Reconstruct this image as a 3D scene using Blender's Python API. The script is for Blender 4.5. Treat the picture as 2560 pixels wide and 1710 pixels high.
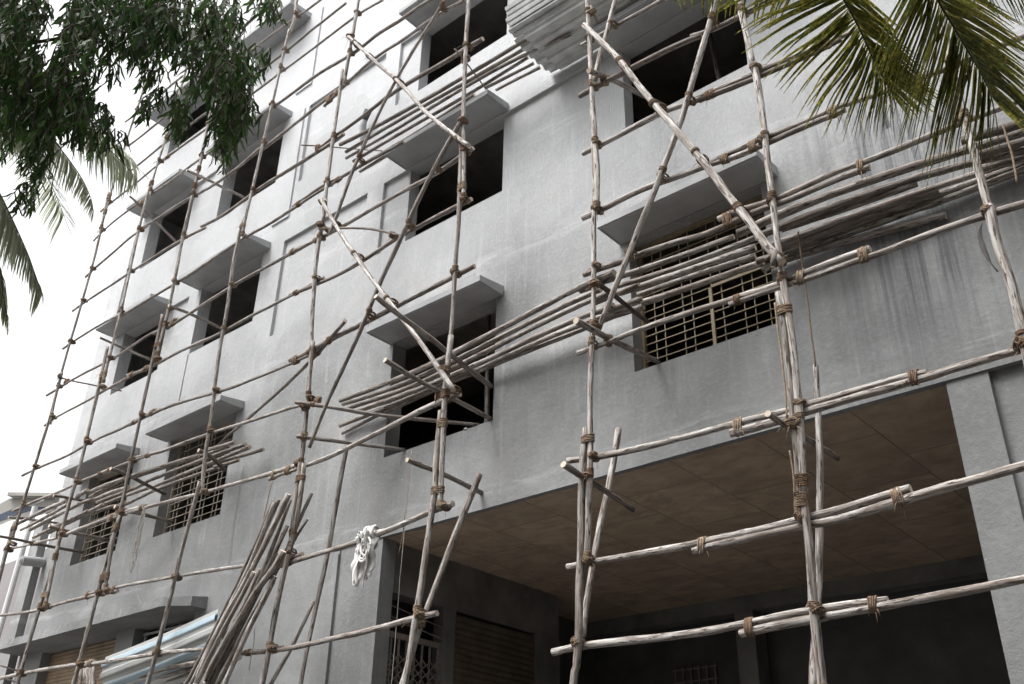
import bpy, bmesh, math, random
import numpy as np
from mathutils import Vector, Matrix, noise
R = math.radians
for o in list(bpy.data.objects): bpy.data.objects.remove(o)
scn = bpy.context.scene; COL = scn.collection
# ---------------- camera
cam = bpy.data.cameras.new('camera'); cam.lens = 34.822; cam.sensor_width = 36; cam.clip_end = 2000; cam.clip_start = .05
co = bpy.data.objects.new('camera', cam); COL.objects.link(co); scn.camera = co
def rotm(y, p, r):
    d = Vector((-math.sin(y)*math.cos(p), math.cos(y)*math.cos(p), math.sin(p)))
    rt = d.cross(Vector((0,0,1))).normalized(); up = rt.cross(d)
    r2 = rt*math.cos(r)+up*math.sin(r); u2 = -rt*math.sin(r)+up*math.cos(r)
    return Matrix((r2, u2, -d)).transposed()
CZ = 1.6
co.matrix_world = Matrix.Translation((0,-7.5,CZ)) @ rotm(0.72222851, 0.50312413, 0.02104613).to_4x4()
# ---------------- world and sun
SUN_EL, SUN_AZ = R(60), R(205)     # azimuth measured from +Y clockwise: hazy light from high in front of the facade
w = bpy.data.worlds.new('World'); scn.world = w; w.use_nodes = True
nt = w.node_tree; bg = nt.nodes['Background']
sky = nt.nodes.new('ShaderNodeTexSky'); sky.sky_type = 'NISHITA'; sky.sun_disc = False
sky.sun_elevation = SUN_EL; sky.sun_rotation = SUN_AZ; sky.air_density = 1.0; sky.dust_density = 6.0; sky.ozone_density = 1.0
hs = nt.nodes.new('ShaderNodeHueSaturation'); hs.inputs['Saturation'].default_value = .05
nt.links.new(sky.outputs[0], hs.inputs['Color']); nt.links.new(hs.outputs[0], bg.inputs['Color'])
bg.inputs['Strength'].default_value = .15
sl = bpy.data.lights.new('sun', 'SUN'); sl.energy = 1.15; sl.angle = R(24); sl.color = (1, .975, .94)
so = bpy.data.objects.new('sun', sl); COL.objects.link(so)
sd = Vector((math.sin(SUN_AZ)*math.cos(SUN_EL), math.cos(SUN_AZ)*math.cos(SUN_EL), math.sin(SUN_EL)))
so.rotation_euler = sd.to_track_quat('Z', 'Y').to_euler()
scn.view_settings.view_transform = 'Standard'; scn.view_settings.look = 'None'
scn.view_settings.exposure = 1.3; scn.view_settings.gamma = 1
# ---------------- helpers
rnd = random.Random(7)
def obj(name, verts, faces, mats, parent=None, smooth=False, mi=None, loc=None):
    me = bpy.data.meshes.new(name)
    me.from_pydata([tuple(v) for v in verts], [], faces); me.update()
    for m in (mats if isinstance(mats, (list, tuple)) else [mats]): me.materials.append(m)
    if mi is not None: me.polygons.foreach_set('material_index', mi)
    if smooth: me.polygons.foreach_set('use_smooth', [True]*len(me.polygons))
    o = bpy.data.objects.new(name, me); COL.objects.link(o)
    if parent: o.parent = parent
    return o
def tag(o, label=None, cat=None, group=None, kind=None):
    if label: o['label'] = label
    if cat: o['category'] = cat
    if group: o['group'] = group
    if kind: o['kind'] = kind
    return o
def empty(name, loc=(0,0,0)):
    o = bpy.data.objects.new(name, None); o.location = loc; o.empty_display_size = .2; COL.objects.link(o); return o
class MB:
    def __init__(s): s.v = []; s.f = []; s.m = []
    def add(s, v, f, m=0):
        n = len(s.v); s.v += [tuple(a) for a in v]; s.f += [tuple(i+n for i in q) for q in f]; s.m += [m]*len(f)
    def box(s, x0, x1, y0, y1, z0, z1, m=0):
        s.add([(x0,y0,z0),(x1,y0,z0),(x1,y1,z0),(x0,y1,z0),(x0,y0,z1),(x1,y0,z1),(x1,y1,z1),(x0,y1,z1)],
              [(0,3,2,1),(4,5,6,7),(0,1,5,4),(1,2,6,5),(2,3,7,6),(3,0,4,7)], m)
    def tube(s, pts, r, n=6, m=0, cap=True):
        pts = [Vector(p) for p in pts]; rs = r if isinstance(r, (list, tuple)) else [r]*len(pts)
        vs = []; u = None
        for i, p in enumerate(pts):
            t = (pts[min(i+1, len(pts)-1)]-pts[max(i-1, 0)]).normalized()
            if u is None: u = t.orthogonal().normalized()
            u = (u-t*u.dot(t)).normalized(); w_ = t.cross(u)
            for k in range(n):
                a = 2*math.pi*k/n; vs.append(p+(u*math.cos(a)+w_*math.sin(a))*rs[i])
        fs = [(i*n+k, i*n+(k+1)%n, (i+1)*n+(k+1)%n, (i+1)*n+k) for i in range(len(pts)-1) for k in range(n)]
        if cap: fs += [tuple(range(n-1, -1, -1)), tuple((len(pts)-1)*n+k for k in range(n))]
        s.add(vs, fs, m)
    def build(s, name, mats, parent=None, smooth=False): return obj(name, s.v, s.f, mats, parent, smooth, s.m)
def catmull(P, step):
    P = [Vector(p) for p in P]
    if len(P) == 2: P = [P[0], P[0].lerp(P[1], .5), P[1]]
    Q = [P[0]*2-P[1]]+P+[P[-1]*2-P[-2]]; out = []
    for i in range(1, len(Q)-2):
        a, b, c, d = Q[i-1:i+3]; n = max(1, round((c-b).length/step))
        for k in range(n):
            t = k/n; out.append(.5*((2*b)+(c-a)*t+(2*a-5*b+4*c-d)*t*t+(3*b-a-3*c+d)*t**3))
    out.append(P[-1]); return out
# ---------------- materials
def mat(name, rough=.85, spec=.3):
    m = bpy.data.materials.new(name); m.use_nodes = True; n = m.node_tree; b = n.nodes['Principled BSDF']
    b.inputs['Roughness'].default_value = rough; b.inputs['Specular IOR Level'].default_value = spec
    return m, n, b
def N(n, typ, **kw):
    x = n.nodes.new(typ)
    for k, v in kw.items():
        if k in x.inputs: x.inputs[k].default_value = v
        else: setattr(x, k, v)
    return x
def vec(n, src, sc):
    x = N(n, 'ShaderNodeVectorMath', operation='MULTIPLY'); x.inputs[1].default_value = sc; n.links.new(src, x.inputs[0]); return x.outputs[0]
def noi(n, v, scale, detail=4, rough=.55, dist=0):
    x = N(n, 'ShaderNodeTexNoise', Scale=scale, Detail=detail, Roughness=rough, Distortion=dist); n.links.new(v, x.inputs['Vector']); return x.outputs['Fac']
def mr(n, v, a, b, c=0, d=1):
    x = N(n, 'ShaderNodeMapRange'); n.links.new(v, x.inputs['Value'])
    for k, q in zip(('From Min','From Max','To Min','To Max'), (a,b,c,d)): x.inputs[k].default_value = q
    return x.outputs['Result']
def mx(n, f, a, b, bt='MIX'):
    x = N(n, 'ShaderNodeMix', data_type='RGBA', blend_type=bt)
    for s_, q in ((x.inputs[0], f), (x.inputs[6], a), (x.inputs[7], b)):
        if isinstance(q, (int, float)): s_.default_value = q
        elif isinstance(q, tuple): s_.default_value = q if len(q) == 4 else q+(1,)
        else: n.links.new(q, s_)
    return x.outputs[2]
def ma(n, op, a, b=None):
    x = N(n, 'ShaderNodeMath', operation=op)
    for i, q in enumerate((a, b)):
        if q is None: continue
        if isinstance(q, (int, float)): x.inputs[i].default_value = q
        else: n.links.new(q, x.inputs[i])
    return x.outputs[0]
def bump(n, b, h, st=.3, dist=.01):
    x = N(n, 'ShaderNodeBump', Strength=st, Distance=dist); n.links.new(h, x.inputs['Height']); n.links.new(x.outputs[0], b.inputs['Normal'])
def objco(n): return n.nodes.new('ShaderNodeTexCoord').outputs['Object']

def simple(name, col, var=.25, scale=3, rough=.85, spec=.3, bs=.2, metal=0):
    m, n, b = mat(name, rough, spec); c = objco(n)
    f = mr(n, noi(n, c, scale, 6, .6), .3, .7)
    d = tuple(x*(1-var) for x in col); l = tuple(min(1, x*(1+var)) for x in col)
    n.links.new(mx(n, f, d, l), b.inputs['Base Color']); b.inputs['Metallic'].default_value = metal
    bump(n, b, noi(n, c, scale*12, 5), bs, .004); return m
def dvv(n, c):
    a = N(n, 'ShaderNodeVectorMath', operation='ADD'); t = N(n, 'ShaderNodeTexNoise', Scale=1.6, Detail=6); n.links.new(c, t.inputs['Vector'])
    n.links.new(c, a.inputs[0]); n.links.new(vec(n, t.outputs['Color'], (1.1,1.1,1.1)), a.inputs[1]); return a.outputs[0]
def sepx(n, v):
    a = n.nodes.new('ShaderNodeSeparateXYZ'); n.links.new(v, a.inputs[0]); return a.outputs[0]
# grey cement plaster
def plaster_mat():
    m, n, b = mat('cement_plaster', .9, .25); c = objco(n)
    sx = n.nodes.new('ShaderNodeSeparateXYZ'); n.links.new(c, sx.inputs[0])
    big = noi(n, c, .55, 4, .6, .4); med = noi(n, c, 2.6, 6, .62, .6)
    fine = noi(n, c, 22, 6, .65); grit = noi(n, c, 120, 3, .6)
    strk = noi(n, vec(n, c, (9, 9, .55)), 1.0, 6, .65, .2)
    comb = noi(n, vec(n, c, (60, 20, 5)), 1.0, 5, .7)
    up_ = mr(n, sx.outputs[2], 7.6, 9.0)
    col = mx(n, mr(n, big, .36, .64), (.195,.199,.199), (.365,.371,.374))
    col = mx(n, ma(n, 'MULTIPLY', mr(n, med, .35, .75), .55), col, (.215,.218,.22))
    col = mx(n, ma(n, 'MULTIPLY', mr(n, strk, .55, .8), .6), col, (.52,.525,.53))
    col = mx(n, ma(n, 'MULTIPLY', mr(n, strk, .42, .25), .6), col, (.19,.193,.197))
    col = mx(n, ma(n, 'MULTIPLY', mr(n, fine, .5, .75), .38), col, (.50,.50,.50))
    col = mx(n, ma(n, 'MULTIPLY', mr(n, fine, .45, .28), .3), col, (.16,.16,.16))
    col = mx(n, ma(n, 'MULTIPLY', mr(n, grit, .62, .8), .35), col, (.2,.2,.2))
    # upper storeys: rougher combed render, painted paler where sky glare brightens it
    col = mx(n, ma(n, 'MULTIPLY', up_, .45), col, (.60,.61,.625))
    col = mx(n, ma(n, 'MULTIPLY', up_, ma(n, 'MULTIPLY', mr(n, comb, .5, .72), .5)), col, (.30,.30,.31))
    col = mx(n, ma(n, 'MULTIPLY', mr(n, sx.outputs[2], 10.0, 13.5), .45), col, (.66,.67,.69))  # sky glare near the top, put into the plaster colour
    col = mx(n, ma(n, 'MULTIPLY', mr(n, noi(n, c, .9, 5, .65, .5), .42, .66), ma(n, 'MULTIPLY', mr(n, sx.outputs[2], 8.0, 5.5), .55)), col, (.165,.167,.167))  # darker old plaster patches low down, also deepening the painted shade
    # horizontal day-joints, patched strips and vertical joint lines
    hz = noi(n, vec(n, c, (1.2,3,9)), 1, 6, .7)
    for z0, wd, st in ((8.4,.16,.55),(9.45,.10,.5),(3.78,.09,.5),(6.75,.14,.4),(11.2,.1,.5)):
        dz = ma(n, 'ABSOLUTE', ma(n, 'SUBTRACT', ma(n, 'ADD', sx.outputs[2], ma(n, 'MULTIPLY', ma(n, 'SUBTRACT', big, .5), .5)), z0+CZ))
        col = mx(n, ma(n, 'MULTIPLY', ma(n, 'MULTIPLY', mr(n, dz, wd, wd*.2), mr(n, hz, .45, .62)), st), col, (.60,.605,.61))
    for x0 in (-6.72,-4.42,-9.05,-12.0,-14.35):
        dx_ = ma(n, 'ABSOLUTE', ma(n, 'SUBTRACT', ma(n, 'ADD', sx.outputs[0], ma(n, 'MULTIPLY', strk, .02)), x0))
        col = mx(n, ma(n, 'MULTIPLY', ma(n, 'MULTIPLY', mr(n, dx_, .016, .004), mr(n, med, .45, .6)), .22), col, (.58,.59,.60))
    # darker trowelled patches with a clear outline
    tv = N(n, 'ShaderNodeTexVoronoi', Scale=.42, Randomness=1.0); n.links.new(vec(n, dvv(n, c), (1,1,1)), tv.inputs['Vector'])
    col = mx(n, ma(n, 'MULTIPLY', mr(n, sepx(n, tv.outputs['Color']), .66, .74), .13), col, (.20,.203,.205))
    # rusty-beige patches
    col = mx(n, ma(n, 'MULTIPLY', mr(n, noi(n, c, 1.1, 3, .5), .58, .8), .25), col, (.42,.37,.32))
    # water stains running down near the right hand column
    sxm = ma(n, 'MULTIPLY', mr(n, sx.outputs[0], -3.0, -2.2), mr(n, sx.outputs[0], -1.3, -1.75))
    szm = ma(n, 'MULTIPLY', mr(n, sx.outputs[2], 5.0, 6.2), mr(n, sx.outputs[2], 8.9, 8.0))
    s1 = mr(n, noi(n, vec(n, c, (16, 4, .35)), 1.0, 7, .75, .35), .44, .60)
    col = mx(n, ma(n, 'MULTIPLY', ma(n, 'MULTIPLY', sxm, szm), ma(n, 'MULTIPLY', s1, .95)), col, (.115,.12,.13))
    lo = ma(n, 'MULTIPLY', mr(n, ma(n, 'ADD', sx.outputs[2], ma(n, 'MULTIPLY', big, 1.6)), 8.6, 5.4), .5)  # lower wall painted darker, to deepen the shade towards the ground
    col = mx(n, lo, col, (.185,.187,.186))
    sv = N(n, 'ShaderNodeTexVoronoi', Scale=5.5, Randomness=1.0); n.links.new(dvv(n, c), sv.inputs['Vector'])
    spl = ma(n, 'MULTIPLY', mr(n, sv.outputs['Distance'], .075, .05), mr(n, sepx(n, sv.outputs['Color']), .80, .84))
    col = mx(n, ma(n, 'MULTIPLY', spl, .3), col, (.60,.605,.61))
    spd = ma(n, 'MULTIPLY', mr(n, sv.outputs['Distance'], .06, .04), mr(n, sepx(n, sv.outputs['Color']), .10, .07))
    col = mx(n, ma(n, 'MULTIPLY', spd, .6), col, (.10,.10,.10))
    # fine hairline cracks
    vo = N(n, 'ShaderNodeTexVoronoi', feature='DISTANCE_TO_EDGE', Scale=.55)
    dv = N(n, 'ShaderNodeVectorMath', operation='ADD'); ns = N(n, 'ShaderNodeTexNoise', Scale=2.5, Detail=6); n.links.new(c, ns.inputs['Vector'])
    n.links.new(c, dv.inputs[0]); n.links.new(vec(n, ns.outputs['Color'], (.6,.6,.6)), dv.inputs[1]); n.links.new(dv.outputs[0], vo.inputs['Vector'])
    crk = ma(n, 'MULTIPLY', mr(n, vo.outputs['Distance'], .0035, .0), mr(n, noi(n, c, .8, 2), .5, .6))
    col = mx(n, ma(n, 'MULTIPLY', crk, .22), col, (.16,.16,.16))
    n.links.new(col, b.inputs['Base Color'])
    h = ma(n, 'ADD', ma(n, 'MULTIPLY', med, .6), ma(n, 'ADD', ma(n, 'MULTIPLY', fine, .35), ma(n, 'MULTIPLY', ma(n, 'MULTIPLY', comb, up_), 1.2)))
    rt = N(n, 'ShaderNodeMapping'); rt.inputs['Rotation'].default_value = (0,R(32),0); n.links.new(dvv(n, c), rt.inputs[0])
    trw = noi(n, vec(n, rt.outputs[0], (1.1,3,6.5)), 1, 6, .6)
    h = ma(n, 'ADD', ma(n, 'ADD', h, ma(n, 'MULTIPLY', trw, .28)), ma(n, 'MULTIPLY', grit, .12))
    bump(n, b, h, .6, .03); return m
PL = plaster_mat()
SOF = simple('smooth_cement', (.33,.335,.34), .16, 2.2, bs=.15)
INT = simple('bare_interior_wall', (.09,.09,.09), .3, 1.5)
DKC = simple('shaded_inner_cement', (.18,.175,.165), .3, 2)  # darker copy of the cement, carport shade put into its colour
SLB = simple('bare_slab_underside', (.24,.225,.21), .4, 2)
def ceil_mat():
    m, n, b = mat('formwork_ceiling', .8, .3); c = objco(n)
    br = N(n, 'ShaderNodeTexBrick', offset=0.5, offset_frequency=2, squash=1.0)
    for k, v in (('Scale',1.0),('Mortar Size',.010),('Mortar Smooth',.8),('Brick Width',1.22),('Row Height',.9),('Bias',0)): br.inputs[k].default_value = v
    ns = N(n, 'ShaderNodeTexNoise', Scale=2, Detail=7, Roughness=.7); n.links.new(c, ns.inputs['Vector'])
    sw = N(n, 'ShaderNodeMapping'); sw.inputs['Rotation'].default_value = (0,0,R(90)); sw.inputs['Location'].default_value = (.1,.12,0)
    ad = N(n, 'ShaderNodeVectorMath', operation='ADD'); n.links.new(c, ad.inputs[0]); n.links.new(vec(n, ns.outputs['Color'], (.07,.07,0)), ad.inputs[1])
    n.links.new(ad.outputs[0], sw.inputs[0]); n.links.new(sw.outputs[0], br.inputs['Vector'])
    br.inputs['Color1'].default_value = (.60,.47,.345,1); br.inputs['Color2'].default_value = (.46,.365,.275,1); br.inputs['Mortar'].default_value = (.10,.088,.08,1)
    g = noi(n, vec(n, c, (2.2, 3.4, 1)), 1.2, 7, .7, .6)
    col = mx(n, mr(n, g, .35, .7), br.outputs['Color'], (.32,.24,.18))
    col = mx(n, ma(n, 'MULTIPLY', mr(n, noi(n, c, 1.4, 6, .7), .55, .75), .7), col, (.20,.18,.165))
    n.links.new(col, b.inputs['Base Color']); bump(n, b, br.outputs['Fac'], -.4, .01); return m
CEI = ceil_mat()
def wood_mat(name='weathered_pole_wood', cap=False):
    m, n, b = mat(name, .75, .3)
    at = N(n, 'ShaderNodeAttribute', attribute_name='grain'); oi = n.nodes.new('ShaderNodeObjectInfo')
    sp = n.nodes.new('ShaderNodeSeparateXYZ'); n.links.new(oi.outputs['Color'], sp.inputs[0])
    of = N(n, 'ShaderNodeVectorMath', operation='ADD'); cb = n.nodes.new('ShaderNodeCombineXYZ')
    n.links.new(ma(n, 'MULTIPLY', oi.outputs['Random'], 60), cb.inputs[2]); n.links.new(at.outputs['Vector'], of.inputs[0]); n.links.new(cb.outputs[0], of.inputs[1])
    v = of.outputs[0]
    s1 = noi(n, vec(n, v, (1.5,1.5,3.6)), 1, 8, .66, .5); s2 = noi(n, vec(n, v, (5,5,2.2)), 1, 6, .65, .3)
    bl = noi(n, vec(n, v, (.6,.6,2.6)), 1, 6, .7); fi = noi(n, vec(n, v, (5,5,24)), 1, 4, .6)
    tone = ma(n, 'POWER', sp.outputs[0], .8)
    base = mx(n, tone, (.55,.53,.505), (.12,.098,.084))
    dark = mx(n, tone, (.19,.158,.135), (.036,.028,.024))
    col = mx(n, mr(n, s1, .40, .58), dark, base)
    col = mx(n, ma(n, 'MULTIPLY', mr(n, s2, .56, .68), .8), col, mx(n, .5, dark, (.03,.025,.02)))
    col = mx(n, ma(n, 'MULTIPLY', mr(n, bl, .52, .72), .6), col, (.33,.25,.20))
    col = mx(n, ma(n, 'MULTIPLY', mr(n, fi, .6, .75), .35), col, (.5,.48,.45))
    vo = N(n, 'ShaderNodeTexVoronoi', Scale=1.0); n.links.new(vec(n, v, (1.5,1.5,3.5)), vo.inputs['Vector'])
    col = mx(n, ma(n, 'MULTIPLY', mr(n, vo.outputs['Distance'], .30, .16), .85), col, (.085,.06,.05))
    kn = noi(n, vec(n, v, (2.0,2.0,9)), 1, 3, .5)
    col = mx(n, mr(n, kn, .585, .63), col, (.06,.042,.034))
    brk = noi(n, vec(n, v, (.9,.9,1.3)), 1, 5, .65)
    col = mx(n, ma(n, 'MULTIPLY', mr(n, brk, .535, .60), .7), col, (.15,.115,.095))
    n.links.new(col, b.inputs['Base Color'])
    bump(n, b, ma(n, 'ADD', s1, ma(n, 'MULTIPLY', s2, .8)), .6, .01); return m
WOOD = wood_mat()
END = simple('cut_pole_end', (.50,.42,.34), .25, 40, bs=.1)
ROPE, n, b = mat('coir_rope', .95, .1); c = objco(n); oi = n.nodes.new('ShaderNodeObjectInfo')
n.links.new(mx(n, mr(n, noi(n, c, 40, 5, .6), .3, .7), mx(n, oi.outputs['Random'], (.085,.055,.04), (.15,.115,.085)), mx(n, oi.outputs['Random'], (.21,.14,.095), (.32,.25,.18))), b.inputs['Base Color']); bump(n, b, noi(n, c, 160, 3), .5, .004)
def leaf_mat(name, c0, c1, c2, tr=.35):
    m, n, b = mat(name, .55, .35); oi = N(n, 'ShaderNodeAttribute', attribute_name='lf')
    sp = n.nodes.new('ShaderNodeSeparateXYZ'); n.links.new(oi.outputs['Vector'], sp.inputs[0])
    c = objco(n)
    col = mx(n, sp.outputs[0], c0, c1)
    col = mx(n, ma(n, 'MULTIPLY', mr(n, noi(n, c, 45, 3, .6), .5, .62), sp.outputs[1]), col, c2)
    n.links.new(col, b.inputs['Base Color'])
    t = n.nodes.new('ShaderNodeBsdfTranslucent'); n.links.new(col, t.inputs['Color'])
    a = N(n, 'ShaderNodeMixShader'); a.inputs[0].default_value = tr
    n.links.new(b.outputs[0], a.inputs[1]); n.links.new(t.outputs[0], a.inputs[2]); n.links.new(a.outputs[0], n.nodes['Material Output'].inputs[0])
    return m
LEAF = leaf_mat('drooping_leaf', (.018,.05,.012), (.075,.155,.03), (.12,.19,.03), .35)
PALM = leaf_mat('palm_leaflet', (.045,.07,.012), (.14,.14,.032), (.38,.315,.07), .5)
PALMG = leaf_mat('grey_palm_leaflet', (.16,.19,.13), (.33,.35,.25), (.36,.33,.2), .5)
STEM = simple('palm_rib', (.05,.055,.03), .3, 20)
BARK = simple('tree_bark', (.11,.09,.07), .3, 9, bs=.6)

# ---------------- ground
g = simple('dusty_road', (.11,.105,.10), .25, .6, bs=.4)
tag(obj('ground', [(-150,-150,0),(150,-150,0),(150,150,0),(-150,150,0)], [(0,1,2,3)], g), kind='structure')
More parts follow.
